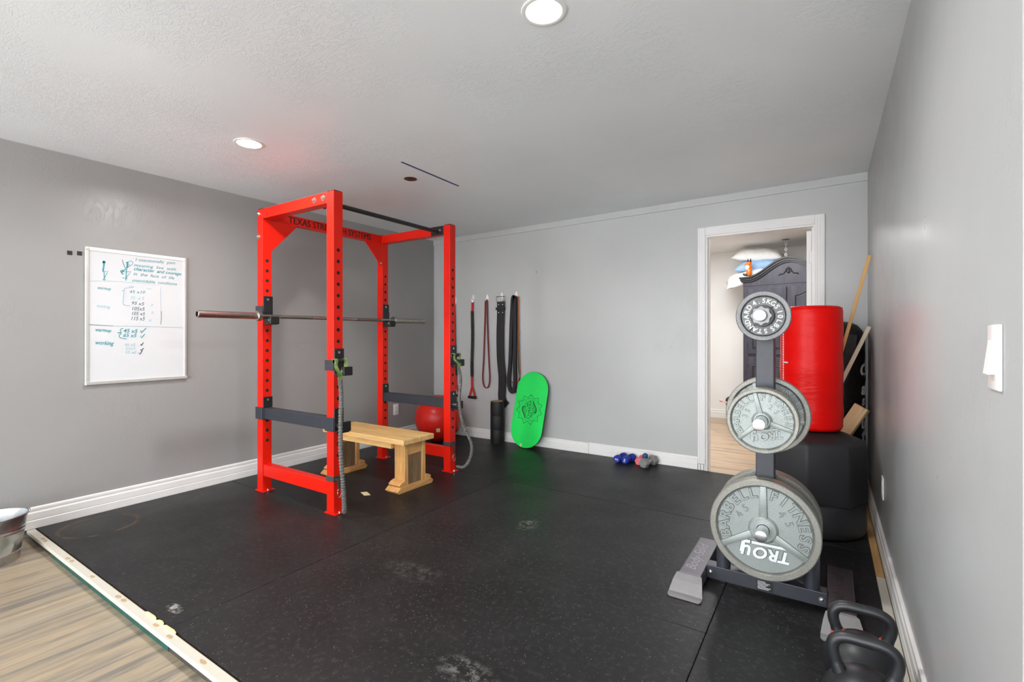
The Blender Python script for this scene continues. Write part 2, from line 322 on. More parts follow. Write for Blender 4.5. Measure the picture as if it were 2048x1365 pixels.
# ---------------------------------------------------------------- object helpers
WM = {}
def wm(o): return WM.get(o.name, Matrix.Identity(4)) if o else Matrix.Identity(4)
def thing(name, label, cat, loc=(0, 0, 0), rotz=0.0, group=None):
    o = bpy.data.objects.new(name, None); C.objects.link(o)
    o.empty_display_size = 0.1
    o.location = loc; o.rotation_euler = (0, 0, rotz)
    WM[o.name] = Matrix.Translation(loc) @ Matrix.Rotation(rotz, 4, 'Z')
    tag(o, label, cat, group); return o
def tag(o, label, cat, group=None):
    o['label'] = label; o['category'] = cat
    if group: o['group'] = group
    return o
class MB:
    """gathers shapes in world space; build() links them as one mesh object"""
    def __init__(s): s.bm = bmesh.new(); s.marks = []
    def use(s, mat):
        """faces added from here on carry this material"""
        s.marks.append((len(s.bm.faces), mat)); return s
    def take(s, other, mat):
        s.use(mat); s._add(other.bm); return s
    def _add(s, bm2, mat=None):
        if mat is not None: bm2.transform(mat)
        me = bpy.data.meshes.new('tmp'); bm2.to_mesh(me); bm2.free(); s.bm.from_mesh(me); bpy.data.meshes.remove(me)
    def box(s, lo, hi, bev=0.0, seg=2, mat=None):
        b = bmesh.new(); bmesh.ops.create_cube(b, size=1)
        d = [hi[i]-lo[i] for i in range(3)]; c = [(hi[i]+lo[i])/2 for i in range(3)]
        for v in b.verts: v.co = Vector((v.co.x*d[0]+c[0], v.co.y*d[1]+c[1], v.co.z*d[2]+c[2]))
        if bev: bmesh.ops.bevel(b, geom=list(b.edges), offset=min(bev, 0.45*min(abs(x) for x in d)), segments=seg, profile=0.5, affect='EDGES')
        s._add(b, mat); return s
    def prism(s, poly, depth, mat=None, bev=0.0):
        """poly in local XY, extruded 0..depth along local Z"""
        b = bmesh.new()
        vs = [b.verts.new((p[0], p[1], 0)) for p in poly]
        f = b.faces.new(vs)
        r = bmesh.ops.extrude_face_region(b, geom=[f])
        for v in [g for g in r['geom'] if isinstance(g, bmesh.types.BMVert)]: v.co.z += depth
        bmesh.ops.recalc_face_normals(b, faces=list(b.faces))
        if bev: bmesh.ops.bevel(b, geom=list(b.edges), offset=bev, segments=2, profile=0.5, affect='EDGES')
        s._add(b, mat); return s
    def cyl(s, p0, p1, r0, r1=None, seg=24, bev=0.0):
        r1 = r0 if r1 is None else r1
        p0 = Vector(p0); p1 = Vector(p1); L = (p1-p0).length
        b = bmesh.new(); bmesh.ops.create_cone(b, cap_ends=True, segments=seg, radius1=r0, radius2=r1, depth=L)
        if bev:
            es = [e for e in b.edges if len(e.link_faces) == 2 and any(len(f.verts) > 4 for f in e.link_faces)]
            bmesh.ops.bevel(b, geom=es, offset=bev, segments=2, profile=0.5, affect='EDGES')
        q = Vector((0, 0, 1)).rotation_difference((p1-p0).normalized()).to_matrix().to_4x4()
        s._add(b, Matrix.Translation((p0+p1)/2) @ q); return s
    def sphere(s, c, r, sc=(1, 1, 1), seg=32, mat=None):
        b = bmesh.new(); bmesh.ops.create_uvsphere(b, u_segments=seg, v_segments=seg//2, radius=r)
        for v in b.verts: v.co = Vector((v.co.x*sc[0]+c[0], v.co.y*sc[1]+c[1], v.co.z*sc[2]+c[2]))
        s._add(b, mat); return s
    def lathe(s, prof, seg=48, mat=None, closed=False, sx=1, sy=1):
        """profile (r, z) spun about local Z"""
        b = bmesh.new(); rings = []
        for (r, z) in prof:
            if r < 1e-6: rings.append([b.verts.new((0, 0, z))])
            else: rings.append([b.verts.new((r*sx*math.cos(2*PI*i/seg), r*sy*math.sin(2*PI*i/seg), z)) for i in range(seg)])
        n = len(rings)
        for k in range(n if closed else n-1):
            A, B = rings[k], rings[(k+1) % n]
            if len(A) == 1 and len(B) == 1: continue
            for i in range(seg):
                j = (i+1) % seg
                if len(A) == 1: b.faces.new((A[0], B[j], B[i]))
                elif len(B) == 1: b.faces.new((A[i], A[j], B[0]))
                else: b.faces.new((A[i], A[j], B[j], B[i]))
        bmesh.ops.recalc_face_normals(b, faces=list(b.faces))
        s._add(b, mat); return s
    def sweep(s, pts, prof, closed=False, up=(0, 0, 1), cap=True):
        """2-D profile list (a, b) carried along pts; a along side, b along 'up'"""
        b = bmesh.new(); P = [Vector(p) for p in pts]; n = len(P); rings = []
        up = Vector(up)
        for i in range(n):
            if closed: tng = P[(i+1) % n]-P[i-1]
            else: tng = P[min(i+1, n-1)]-P[max(i-1, 0)]
            tng.normalize()
            side = tng.cross(up)
            if side.length < 1e-5: side = tng.cross(Vector((1, 0.01, 0)))
            side.normalize(); u2 = side.cross(tng).normalized()
            pr = prof(i/(n-1)) if callable(prof) else prof
            rings.append([b.verts.new(P[i]+side*a+u2*c) for a, c in pr])
        m = len(rings[0])
        for k in range(n if closed else n-1):
            A, B = rings[k], rings[(k+1) % n]
            for i in range(m):
                j = (i+1) % m; b.faces.new((A[i], A[j], B[j], B[i]))
        if cap and not closed:
            b.faces.new(rings[0]); b.faces.new(rings[-1])
        bmesh.ops.recalc_face_normals(b, faces=list(b.faces))
        s._add(b); return s
    def tube(s, pts, r, seg=10, closed=False, up=(0.013, 0.02, 1)):
        if callable(r): pr = lambda t: [(r(t)*math.cos(2*PI*k/seg), r(t)*math.sin(2*PI*k/seg)) for k in range(seg)]
        else: pr = [(r*math.cos(2*PI*k/seg), r*math.sin(2*PI*k/seg)) for k in range(seg)]
        return s.sweep(pts, pr, closed, up)
    def strap(s, pts, w, t, closed=False, up=(0, 0, 1)):
        """flat band: width w along side, thickness t along up"""
        return s.sweep(pts, [(-w/2, -t/2), (w/2, -t/2), (w/2, t/2), (-w/2, t/2)], closed, up)
    def text(s, body, mat, size=1.0, extrude=0.02, width=None, shear=0.0, bold=0.0, align='CENTER'):
        cu = bpy.data.curves.new('t', 'FONT'); cu.body = body; cu.size = size; cu.extrude = extrude; cu.shear = shear
        cu.offset = bold; cu.align_x = align; cu.resolution_u = 3
        ob = bpy.data.objects.new('t', cu); me = bpy.data.meshes.new_from_object(ob)
        bpy.data.objects.remove(ob); bpy.data.curves.remove(cu)
        b = bmesh.new(); b.from_mesh(me); bpy.data.meshes.remove(me)
        if width and len(b.verts):
            xs = [v.co.x for v in b.verts]; w0 = max(xs)-min(xs)
            for v in b.verts: v.co.x *= width/w0
        s._add(b, mat); return s
    def build(s, name, mat, parent=None, smooth=35, origin=None):
        bm = s.bm
        me = bpy.data.meshes.new(name)
        inv = wm(parent).inverted()
        bm.transform(inv)
        xs = [v.co for v in bm.verts]
        lo = Vector((min(v.x for v in xs), min(v.y for v in xs), min(v.z for v in xs)))
        hi = Vector((max(v.x for v in xs), max(v.y for v in xs), max(v.z for v in xs)))
        o = Vector(((lo.x+hi.x)/2, (lo.y+hi.y)/2, lo.z)) if parent is None else (lo+hi)/2
        if origin is not None: o = Vector(origin)
        bm.transform(Matrix.Translation(-o))
        bm.to_mesh(me); bm.free()
        me.materials.append(M[mat] if isinstance(mat, str) else mat)
        if s.marks:
            slot = {mat: 0}; idx = [0]*len(me.polygons)
            for st, mn in s.marks:
                if mn not in slot: slot[mn] = len(me.materials); me.materials.append(M[mn])
                for i in range(st, len(idx)): idx[i] = slot[mn]
            me.polygons.foreach_set('material_index', idx)
        if smooth:
            me.shade_smooth(); me.set_sharp_from_angle(angle=math.radians(smooth))
        ob = bpy.data.objects.new(name, me); C.objects.link(ob); ob.location = o
        WM[ob.name] = wm(parent) @ Matrix.Translation(o)
        if parent: ob.parent = parent
        return ob
def struct(o): o['kind'] = 'structure'; return o
def frame(origin, xax, yax):
    """matrix taking local X,Y,Z to xax, yax, xax x yax at origin"""
    x = Vector(xax).normalized(); y = Vector(yax).normalized(); z = x.cross(y)
    m = Matrix((x, y, z)).transposed().to_4x4(); m.translation = Vector(origin); return m
def bez(p, n=24):
    """smooth Catmull-Rom through points"""
    P = [Vector(q) for q in p]; out = []
    for i in range(len(P)-1):
        a = P[max(i-1, 0)]; b = P[i]; c = P[i+1]; d = P[min(i+2, len(P)-1)]
        for k in range(n):
            t = k/n
            out.append(0.5*((2*b)+(c-a)*t+(2*a-5*b+4*c-d)*t*t+(3*b-a-3*c+d)*t**3))
    out.append(P[-1]); return out

# ================================================================ ROOM SHELL
X_OUT, Y_FRONT = 1.6, -3.0
struct(MB().box((XL-0.12, Y_FRONT, FLOOR-0.1), (X_OUT, YB, FLOOR)).build('floor', 'laminate'))
struct(MB().box((-2.4, YB+0.0005, FLOOR-0.1), (2.3, 7.85, FLOOR)).build('floor_bedroom', 'laminate_b'))
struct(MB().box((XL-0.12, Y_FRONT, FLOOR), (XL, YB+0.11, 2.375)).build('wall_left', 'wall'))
DX0, DX1, DZ = -0.890, -0.075, 2.062       # door opening
w = MB()
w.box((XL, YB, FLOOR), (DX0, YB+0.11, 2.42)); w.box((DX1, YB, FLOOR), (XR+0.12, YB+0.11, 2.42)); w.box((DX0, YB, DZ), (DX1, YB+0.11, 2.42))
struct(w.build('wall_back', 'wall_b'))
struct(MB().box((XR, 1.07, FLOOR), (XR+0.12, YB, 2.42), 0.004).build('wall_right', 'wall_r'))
def slab(name, x0, x1, y0, y1, zf, th, mat):
    b = MB(); v = []
    for dz in (0, th):
        for (x, y) in ((x0, y0), (x1, y0), (x1, y1), (x0, y1)): v.append(b.bm.verts.new((x, y, zf(x, y)+dz)))
    for f in ((0, 3, 2, 1), (4, 5, 6, 7), (0, 1, 5, 4), (1, 2, 6, 5), (2, 3, 7, 6), (3, 0, 4, 7)): b.bm.faces.new([v[i] for i in f])
    return struct(b.build(name, mat, smooth=0))
slab('ceiling', XL-0.12, X_OUT, Y_FRONT, YB+0.11, ceil_z, 0.1, 'ceiling')
struct(MB().box((XR+0.12, 1.07, FLOOR), (X_OUT, 1.19, 2.43)).build('wall_side', 'wall'))
struct(MB().box((X_OUT-0.12, Y_FRONT, FLOOR), (X_OUT, 1.07, 2.43)).build('wall_light_block', 'wall'))  # unseen wall added to keep sky light off the left wall
# flat board running under the ceiling on the back wall
b = MB(); v = []
for y in (YB, YB-0.012):
    for (x, z) in ((XL, 2.3), (XR, 2.347), (XR, ceil_z(XR, YB)), (XL, ceil_z(XL, YB))): v.append(b.bm.verts.new((x, y, z)))
for f in ((0, 3, 2, 1), (4, 5, 6, 7), (0, 1, 5, 4), (1, 2, 6, 5), (2, 3, 7, 6), (3, 0, 4, 7)): b.bm.faces.new([v[i] for i in f])
struct(b.build('trim_1', 'trim_grey', smooth=0))
# baseboards with a stepped profile; profile (out from the wall, height)
def baseboard(name, p0, p1, out, h, z0):
    prof = [(0, 0), (0.016, 0), (0.016, 0.36*h), (0.013, 0.39*h), (0.0145, 0.42*h), (0.0145, 0.72*h), (0.010, 0.78*h), (0.010, 0.83*h), (0.012, 0.87*h), (0.011, 0.96*h), (0.006, h), (0, h)]
    m = MB(); P0 = Vector((*p0, z0)); P1 = Vector((*p1, z0)); d = P1-P0; o = Vector((*out, 0))
    A = [m.bm.verts.new(P0+o*a+Vector((0, 0, c))) for a, c in prof]; B = [m.bm.verts.new(P1+o*a+Vector((0, 0, c))) for a, c in prof]
    n = len(prof)
    for i in range(n): m.bm.faces.new((A[i], A[(i+1) % n], B[(i+1) % n], B[i]))
    m.bm.faces.new(A); m.bm.faces.new(B[::-1]); bmesh.ops.recalc_face_normals(m.bm, faces=list(m.bm.faces))
    return struct(m.build(name, 'trim', smooth=0))
baseboard('baseboard_left', (XL, Y_FRONT), (XL, YB), (1, 0), 0.13, 0.0)
baseboard('baseboard_back', (XL+0.016, YB), (-2.0, YB), (0, -1), 0.105, 0.0)
baseboard('baseboard_back', (-1.996, YB), (-0.956, YB), (0, -1), 0.11, 0.0)
baseboard('baseboard_right', (XR, 1.07), (XR, YB), (-1, 0), 0.12, 0.002)
# door casing: fluted boards around the opening, jamb lining, door leaf swung into the next room
def casing(name, lo, hi, flute_axis):
    m = MB(); m.box(lo, hi, 0.003, 1)
    n = 3
    for k in range(n):
        if flute_axis == 'x':
            wd = (hi[0]-lo[0]); x0 = lo[0]+wd*(0.12+0.28*k); m.box((x0, lo[1]-0.0022, lo[2]+0.001), (x0+wd*0.17, lo[1]+0.002, hi[2]-0.002), 0.002, 1)
        else:
            wd = (hi[2]-lo[2]); z0 = lo[2]+wd*(0.12+0.28*k); m.box((lo[0]+0.001, lo[1]-0.0022, z0), (hi[0]-0.001, lo[1]+0.002, z0+wd*0.17), 0.002, 1)
    return struct(m.build(name, 'trim', smooth=0))
casing('trim_2', (-0.954, YB-0.018, 0.055), (-0.888, YB, 2.135), 'x')
casing('trim_3', (-0.077, YB-0.018, FLOOR), (-0.011, YB, 2.135), 'x')
casing('trim_4', (-0.888, YB-0.018, 2.062), (-0.077, YB, 2.135), 'z')
m = MB(); m.box((-0.950, YB-0.012, 0.0), (-0.934, YB, 0.05)); m.box((-0.926, YB-0.012, 0.0), (-0.906, YB, 0.05)); m.box((-0.898, YB-0.016, 0.0), (-0.888, YB, 0.055))
struct(m.build('trim_5', 'trim', smooth=0))
m = MB(); m.box((DX0-0.001, YB-0.004, FLOOR), (DX0+0.014, YB+0.115, DZ)); m.box((DX1-0.014, YB-0.004, FLOOR), (DX1+0.001, YB+0.115, DZ)); m.box((DX0+0.014, YB-0.004, DZ-0.014), (DX1-0.014, YB+0.115, DZ+0.001))
m.box((DX0+0.014, YB+0.05, FLOOR), (DX0+0.024, YB+0.075, DZ-0.014)); m.box((DX1-0.024, YB+0.04, FLOOR), (DX1-0.014, YB+0.06, DZ-0.014))
struct(m.build('trim_6', 'trim', smooth=0))
door = MB().box((-0.137, YB+0.118, -0.035), (-0.102, YB+0.90, 2.035), 0.002, 1).build('door_1', 'trim', smooth=0); struct(door)
for z in (0.25, 1.05, 1.82):
    h = MB(); h.box((-0.118, YB+0.100, z-0.05), (-0.090, YB+0.1175, z+0.05), 0.003, 1); h.cyl((-0.097, YB+0.103, z-0.055), (-0.097, YB+0.103, z+0.055), 0.008, seg=12)
    h.build('hinge', 'trim', door)
# the room beyond the doorway
BY = 7.73
struct(MB().box((-2.3, BY, FLOOR), (2.2, BY+0.1, 2.42)).build('wall_bedroom_back', 'wall_white'))
struct(MB().box((-2.4, YB+0.115, FLOOR), (-2.3, BY, 2.42)).build('wall_bedroom_left', 'wall_white'))
struct(MB().box((2.2, YB+0.115, FLOOR), (2.3, BY, 2.42)).build('wall_bedroom_right', 'wall_white'))
struct(MB().box((-2.4, YB+0.115, 2.42), (2.3, BY+0.1, 2.5)).build('ceiling_bedroom', 'wall_white'))
m = MB(); m.box((-2.3, YB+0.11, FLOOR), (DX0-0.02, YB+0.118, 2.42)); m.box((DX1+0.02, YB+0.11, FLOOR), (2.2, YB+0.118, 2.42)); m.box((DX0-0.02, YB+0.11, DZ+0.02), (DX1+0.02, YB+0.118, 2.42))
struct(m.build('wall_bedroom_front', 'wall_white', smooth=0))
baseboard('baseboard_bedroom', (-2.3, BY), (2.2, BY), (0, -1), 0.125, FLOOR)

# ================================================================ PLATFORM AND MATS
MX = [-4.066, -2.235, -0.402, 0.203]; MY = [0.872, 2.024, 3.259, 4.45]
pf = thing('lifting_platform', 'low wooden platform with a white painted edge under the black mats', 'platform', (-2, 0.83, FLOOR))
MB().box((-4.066, 0.866, FLOOR), (0.203, 4.45, -0.0135)).build('deck', 'ply', pf, smooth=0)
e = MB().box((XL+0.018, 0.828, -0.021), (0.203, 0.866, -0.001), 0.002, 1).build('edge_board', 'board_white', pf, smooth=0); e['label'] = 'white painted front edge board with bare knots'
e = MB().box((XL+0.018, 0.838, FLOOR), (0.203, 0.866, -0.0215)).build('support_strip', 'strip_dark', pf, smooth=0); e['label'] = 'dark strip under the white edge board'
e = MB().box((-3.62, 0.8345, FLOOR), (-2.15, 0.8378, -0.0225), 0.001, 1).build('tape', 'teal', pf, smooth=0); e['label'] = 'teal tape along the foot of the edge'
MB().box((0.204, 0.83, FLOOR), (0.2405, 2.965, -0.002), 0.002, 1).build('side_board', 'board_white', pf, smooth=0)
e = MB().box((0.204, 2.967, FLOOR), (0.2405, 4.45, -0.002), 0.002, 1).build('side_board', 'ply', pf, smooth=0); e['label'] = 'bare wood side board'
for (x0, x1, dy) in ((-2.44, -2.34, .005), (-2.33, -2.27, .007), (-2.265, -2.16, .006)):
    s = MB().prism([(x0, .862), (x1, .8635), (x1-.006, .866+dy*.4), (x1-.03, .866+dy), (x0+.012, .866+dy*.6)], 0.006, Matrix.Translation((0, 0, -0.002))).build('splinter', 'stud', pf, smooth=0); s['label'] = 'torn bare-wood splinter on the edge board'
mat_words = [['black rubber floor mat beside the whiteboard wall, with a faint rusty ring', 'black rubber floor mat beneath the left posts of the red rack', 'black rubber floor mat in the corner under the red ball'],
             ['speckled black rubber floor mat at the centre foreground along the white edge board', 'black rubber floor mat in the middle of the room, right of the rack', 'black rubber floor mat below the small dumbbells'],
             ['narrow black rubber mat under the two kettlebells', 'narrow black rubber mat beneath the right foot of the plate tree', 'narrow black rubber mat in front of the doorway under the red bag stand']]
for i in range(3):
    for j in range(3):
        g = 0.0013
        mt = 'mat_worn' if (i == 0 and j == 0) else ('mat' if j == 0 or (i == 1 and j == 1) else 'mat_dark')
        if i == 2: mt = 'mat_dark'
        o = MB().box((MX[i]+g, MY[j]+g, -0.0134), (MX[i+1]-g, MY[j+1]-g, 0.0), 0.0022, 2).build('rubber_mat', mt, smooth=0)
        tag(o, mat_words[i][j], 'floor mat', 'rubber mats tiling the platform')

# ================================================================ SMALL WALL AND CEILING THINGS
def ceil_frame(x, y, dz=0.0):
    n = Vector((-0.011658, -0.001777, 1)).normalized()
    return Matrix.Translation((x, y, ceil_z(x, y)-dz)) @ Vector((0, 0, 1)).rotation_difference(n).to_matrix().to_4x4()
def recessed(x, y, label):
    t = thing('recessed_light', label, 'ceiling light', (x, y, ceil_z(x, y)-0.004), 0, 'recessed ceiling lights')
    f = ceil_frame(x, y)
    MB().lathe([(0.0675, -0.001), (0.0675, -0.004), (0.078, -0.006), (0.084, -0.004), (0.085, -0.001)], 48, f, True).build('trim_ring', 'white_plastic', t)
    MB().lathe([(0, -0.0035), (0.055, -0.0035), (0.067, -0.002), (0.067, -0.001), (0, -0.001)], 48, f).build('lens', 'lamp', t)
    li = bpy.data.lights.new('recessed_lamp', 'AREA'); li.shape = 'DISK'; li.size = 0.12; li.energy = LAMP_W; li.color = (1.0, 0.985, 0.965); li.spread = math.radians(165)
    lo = bpy.data.objects.new('recessed_lamp', li); C.objects.link(lo); lo.location = (x, y, ceil_z(x, y)-0.012)
    return t
LAMP_W = 19
recessed(-0.878, 1.557, 'glowing round ceiling light nearest the camera, at the top edge')
recessed(-2.969, 1.586, 'glowing round ceiling light over the rack, near the whiteboard wall')
t = MB()
t.prism([(-2.434-.008, 2.337), (-2.434+.008, 2.337), (-2.447+.008, 2.963), (-2.447-.008, 2.963)], -0.0015, Matrix.Translation((0, 0, ceil_z(-2.44, 2.65)-0.0006)))
tag(t.build('tape_strip', 'tape_blue', smooth=0), 'thin strip of blue tape stuck on the ceiling', 'tape')
cv = thing('ceiling_cover', 'small round brown cover on the ceiling beside the blue tape', 'cover plate', (-2.636, 2.624, ceil_z(-2.636, 2.624)))
MB().lathe([(0, -0.004), (0.03, -0.004), (0.047, -0.003), (0.049, -0.001), (0, -0.001)], 36, ceil_frame(-2.636, 2.624)).build('disc', 'brown', cv)
for a in (0.4, 0.4+PI):
    s = MB(); s.cyl((-2.636+.03*math.cos(a), 2.624+.03*math.sin(a), ceil_z(-2.636, 2.624)-0.0055), (-2.636+.03*math.cos(a), 2.624+.03*math.sin(a), ceil_z(-2.636, 2.624)-0.004), 0.004, seg=10)
    s.build('screw', 'steel', cv)
for (y, z, lb) in ((1.031, 1.719, 'small square black magnet on the wall, farther from the whiteboard'), (1.080, 1.7225, 'small square black magnet touching close to the whiteboard corner')):
    tag(MB().box((XL+0.0002, y-0.0125, z-0.0135), (XL+0.0035, y+0.0125, z+0.0135), 0.001, 1).build('wall_magnet', 'plastic_black', smooth=0), lb, 'magnet', 'black squares on the left wall')
# outlets and switch
def plate(name, label, cat, x, y, z, n, wd, ht, kind):
    """x on wall, n = +1 faces +X, -1 faces -X"""
    t = thing(name, label, cat, (x, y, z-ht/2))
    f = frame((x, y, z), (0, n, 0), (0, 0, 1))
    def bx(w, h, d0, d1, dy=0, dz=0, bev=0.002): return MB().box((-w/2+dy, -h/2+dz, d0), (w/2+dy, h/2+dz, d1), bev, 2, f)
    bx(wd, ht, 0.0004, 0.006, bev=0.004).build('cover_plate', 'white_plastic', t)
    if kind == 'outlet':
        for dz in (-0.02, 0.02):
            r = bx(0.034, 0.028, 0.006, 0.0078, 0, dz, 0.001).build('receptacle', 'white_plastic', t)
            sl = MB()
            for q in (-0.007, 0.007): sl.box((q-0.0012, dz-0.004, 0.0074), (q+0.0012, dz+0.005, 0.0081), 0, 1, f)
            sl.box((-0.003, dz-0.011, 0.0074), (0.003, dz-0.007, 0.0081), 0, 1, f); sl.build('slot', 'hole', r, smooth=0)
    else:
        p = MB(); p.prism([(0.006, -0.031), (0.017, -0.031), (0.010, 0.031), (0.006, 0.031)], 0.026, f @ frame((0.013, 0, 0), (0, 0, 1), (0, 1, 0)), 0.0015)
        p.build('rocker', 'white_plastic', t, smooth=0)
        bx(0.003, 0.03, 0.006, 0.0075, 0.019, -0.01, 0).build('slider', 'alu', t, smooth=0)
    return t
plate('light_switch', 'white dimmer switch on the right wall near the camera', 'light switch', XR, 1.202, 1.147, -1, 0.072, 0.118, 'switch')
plate('wall_outlet', 'white outlet low on the right wall past the black base', 'outlet', XR, 3.28, 0.36, -1, 0.072, 0.118, 'outlet')
plate('wall_outlet', 'white outlet low on the left wall, behind the bench', 'outlet', XL, 3.836, 0.347, 1, 0.078, 0.125, 'outlet')
tag(MB().box((-2.6125, YB-0.001, 1.87), (-2.6075, YB+0.002, 1.882)).box((-2.6125, YB-0.001, 1.853), (-2.6075, YB+0.002, 1.864)).build('screw_hole', 'hole', smooth=0), 'tiny dark pair of screw holes alone on the back wall', 'wall hole')

# ---------------------------------------------------------------- whiteboard
wb = thing('whiteboard', 'white dry-erase board with teal workout notes on the left wall', 'whiteboard', (XL, 1.403, 0.858))
Y0, Y1, Z0, Z1 = 1.105, 1.702, 0.858, 1.766
wpanel = MB().box((XL+0.001, Y0+0.01, Z0+0.01), (XL+0.012, Y1-0.01, Z1-0.01))
MB().box((XL+0.001, Y0+0.02, Z1-0.018), (XL+0.018, Y1-0.015, Z1+0.006), 0.002, 1).build('frame_rail', 'trim', wb, smooth=0)
MB().box((XL+0.001, Y0, Z0+0.004), (XL+0.018, Y0+0.020, Z1-0.012), 0.003, 1).build('frame_rail', 'alu', wb, smooth=0)
MB().box((XL+0.001, Y1-0.018, Z0+0.004), (XL+0.018, Y1, Z1-0.012), 0.003, 1).build('frame_rail', 'alu', wb, smooth=0)
MB().box((XL+0.001, Y0, Z0), (XL+0.022, Y1+0.004, Z0+0.022), 0.003, 1).build('frame_rail', 'alu', wb, smooth=0)
for (yy, zz) in ((Y0+0.010, Z1-0.006), (Y1-0.009, Z1-0.006), (Y0+0.009, Z0+0.010), (Y1-0.006, Z0+0.010)):
    MB().box((XL+0.001, yy-0.0105, zz-0.012), (XL+0.0195, yy+0.0105, zz+0.012), 0.004, 2).build('corner_cap', 'alu', wb)
BX = XL+0.0123
def wpt(px, py): q = onx(px, py, BX); return Vector((BX+0.0004, q.y, q.z))
A5 = lambda x, y: (160+x/7.58, 480+y/7.58)
A6 = lambda x, y: (160+x/9.1, 640+y/9.1)
def note(m, body, a, b, h, bold=0.0):
    p = wpt(*a); q = wpt(*b); d = (q-p); L = d.length
    yv = Vector((0, 0, 1))
    x = d.normalized(); yv = (yv-x*yv.dot(x)).normalized()
    f = frame(p, x, yv)
    f = f @ Matrix.Translation((L/2, 0, 0))
    m.text(body, f, size=h*1.45, extrude=0.0003, width=L, shear=0.25, bold=bold)
wr = MB(); wd_ = MB(); wf = MB()
for body, a, b, h in (('I ntentionally  pain', (838, 322), (1440, 372), .022), ('meaning  live  with', (815, 402), (1450, 470), .022), ('character  and courage', (812, 460), (1530, 540), .022),
                      ('in  the  face  of  life', (805, 535), (1425, 602), .022), ('unavoidable  conditions', (785, 632), (1465, 692), .022)):
    note(wr, body, A5(*a), A5(*b), h, 0.0005 if 'char' in body else 0.0)
for body, a, b, h, m in (('warmup', (262, 745), (462, 765), .02, wr), ('45 x10', (742, 806), (985, 816), .02, wr), ('75  x 5', (758, 905), (968, 910), .022, wf), ('95 x5', (775, 980), (965, 996), .022, wd_),
                         ('working', (245, 1020), (450, 1042), .022, wf), ('105x5', (778, 1066), (972, 1074), .024, wd_), ('105 x5', (776, 1140), (976, 1148), .024, wd_), ('115 x5', (766, 1218), (974, 1224), .026, wd_),
                         ('3', (1055, 1005), (1100, 1007), .018, wf), ('2', (1070, 1118), (1110, 1120), .016, wf), ('x', (1030, 1240), (1088, 1240), .024, wf)):
    note(m, body, A5(*a), A5(*b), h)
for body, a, b, h, m in (('warmup', (272, 206), (562, 226), .022, wr), ('45 x5', (778, 230), (1042, 242), .026, wr), ('65 x5', (776, 312), (1022, 318), .024, wr), ('working', (265, 445), (604, 464), .026, wr),
                         ('95 x5', (808, 486), (1000, 476), .019, wf), ('55x5', (816, 552), (1006, 542), .018, wf), ('95 x5', (815, 622), (1018, 616), .02, wf)):
    note(m, body, A6(*a), A6(*b), h, 0.0006 if m is wr else 0)
def stroke(m, pts, r=0.0016, A=A5, sm=True):
    stroke.k = getattr(stroke, 'k', 0)+1
    q = [wpt(*A(*p))+Vector((0.00008*stroke.k, 0, 0)) for p in pts]
    if sm and len(q) > 2: q = bez(q, 6)
    m.strap(q, r*2, 0.0006, up=(1, 0, 0))
# figure sketches
stroke(wr, [(350, 325), (362, 330), (360, 395), (350, 450), (352, 480)], .004); stroke(wr, [(345, 335), (375, 330), (368, 352), (350, 345), (368, 332)], .0045)
stroke(wr, [(340, 482), (425, 478), (385, 545), (362, 598)], .0016, sm=False); stroke(wr, [(362, 480), (366, 545), (364, 620)], .0018); stroke(wr, [(340, 598), (390, 602)], .0018)
stroke(wd_, [(640, 298), (660, 370), (690, 440)], .0014); stroke(wr, [(712, 340), (708, 420), (700, 500), (694, 620)], .0022); stroke(wr, [(700, 350), (722, 345), (716, 410), (700, 430)], .004)
stroke(wr, [(715, 375), (735, 335), (775, 320), (802, 350), (780, 385), (735, 380)], .0014); stroke(wr, [(690, 445), (655, 470), (625, 490), (615, 475), (635, 460), (655, 470), (632, 500), (645, 520), (660, 515)], .0026)
stroke(wr, [(640, 482), (772, 484), (720, 545), (690, 590)], .0016, sm=False); stroke(wr, [(640, 578), (720, 588)], .0018); stroke(wd_, [(700, 420), (760, 400)], .0014)
# braces, rules and ticks
stroke(wf, [(800, 725), (700, 728), (670, 745), (668, 765), (638, 770), (662, 785), (655, 880), (650, 965), (690, 995), (760, 998)], .0016)
stroke(wf, [(740, 705), (820, 712)], .002); stroke(wf, [(1010, 740), (1080, 745)], .0012); stroke(wd_, [(1230, 1080), (1232, 1200), (1218, 1283)], .0012); stroke(wf, [(1215, 720), (1222, 1060)], .0007)
stroke(wf, [(135, 625), (600, 632), (1190, 690)], .0007)
stroke(wd_, [(132, 1283), (330, 1298), (500, 1305)], .0012); stroke(wf, [(500, 1305), (900, 1312), (1560, 1330)], .0010); stroke(wf, [(165, 210), (160, 660)], .0008, A6)
stroke(wr, [(790, 155), (745, 165), (730, 200), (745, 230), (680, 235), (745, 245), (712, 280), (730, 325), (845, 348)], .0017, A6)
for p in ([(1100, 195), (1112, 238), (1200, 150)], [(1098, 288), (1118, 330), (1175, 258)]): stroke(wr, p, .0024, A6, False)
for p in ([(1102, 445), (1112, 470), (1152, 412)], [(1100, 535), (1108, 560), (1155, 515)], [(1065, 600), (1088, 630), (1128, 560)]): stroke(wd_, p, .0024, A6, False)
wpanel.take(wf, 'marker_faint').take(wr, 'marker').take(wd_, 'marker_dark').build('writing_panel', 'board_face', wb, smooth=0)

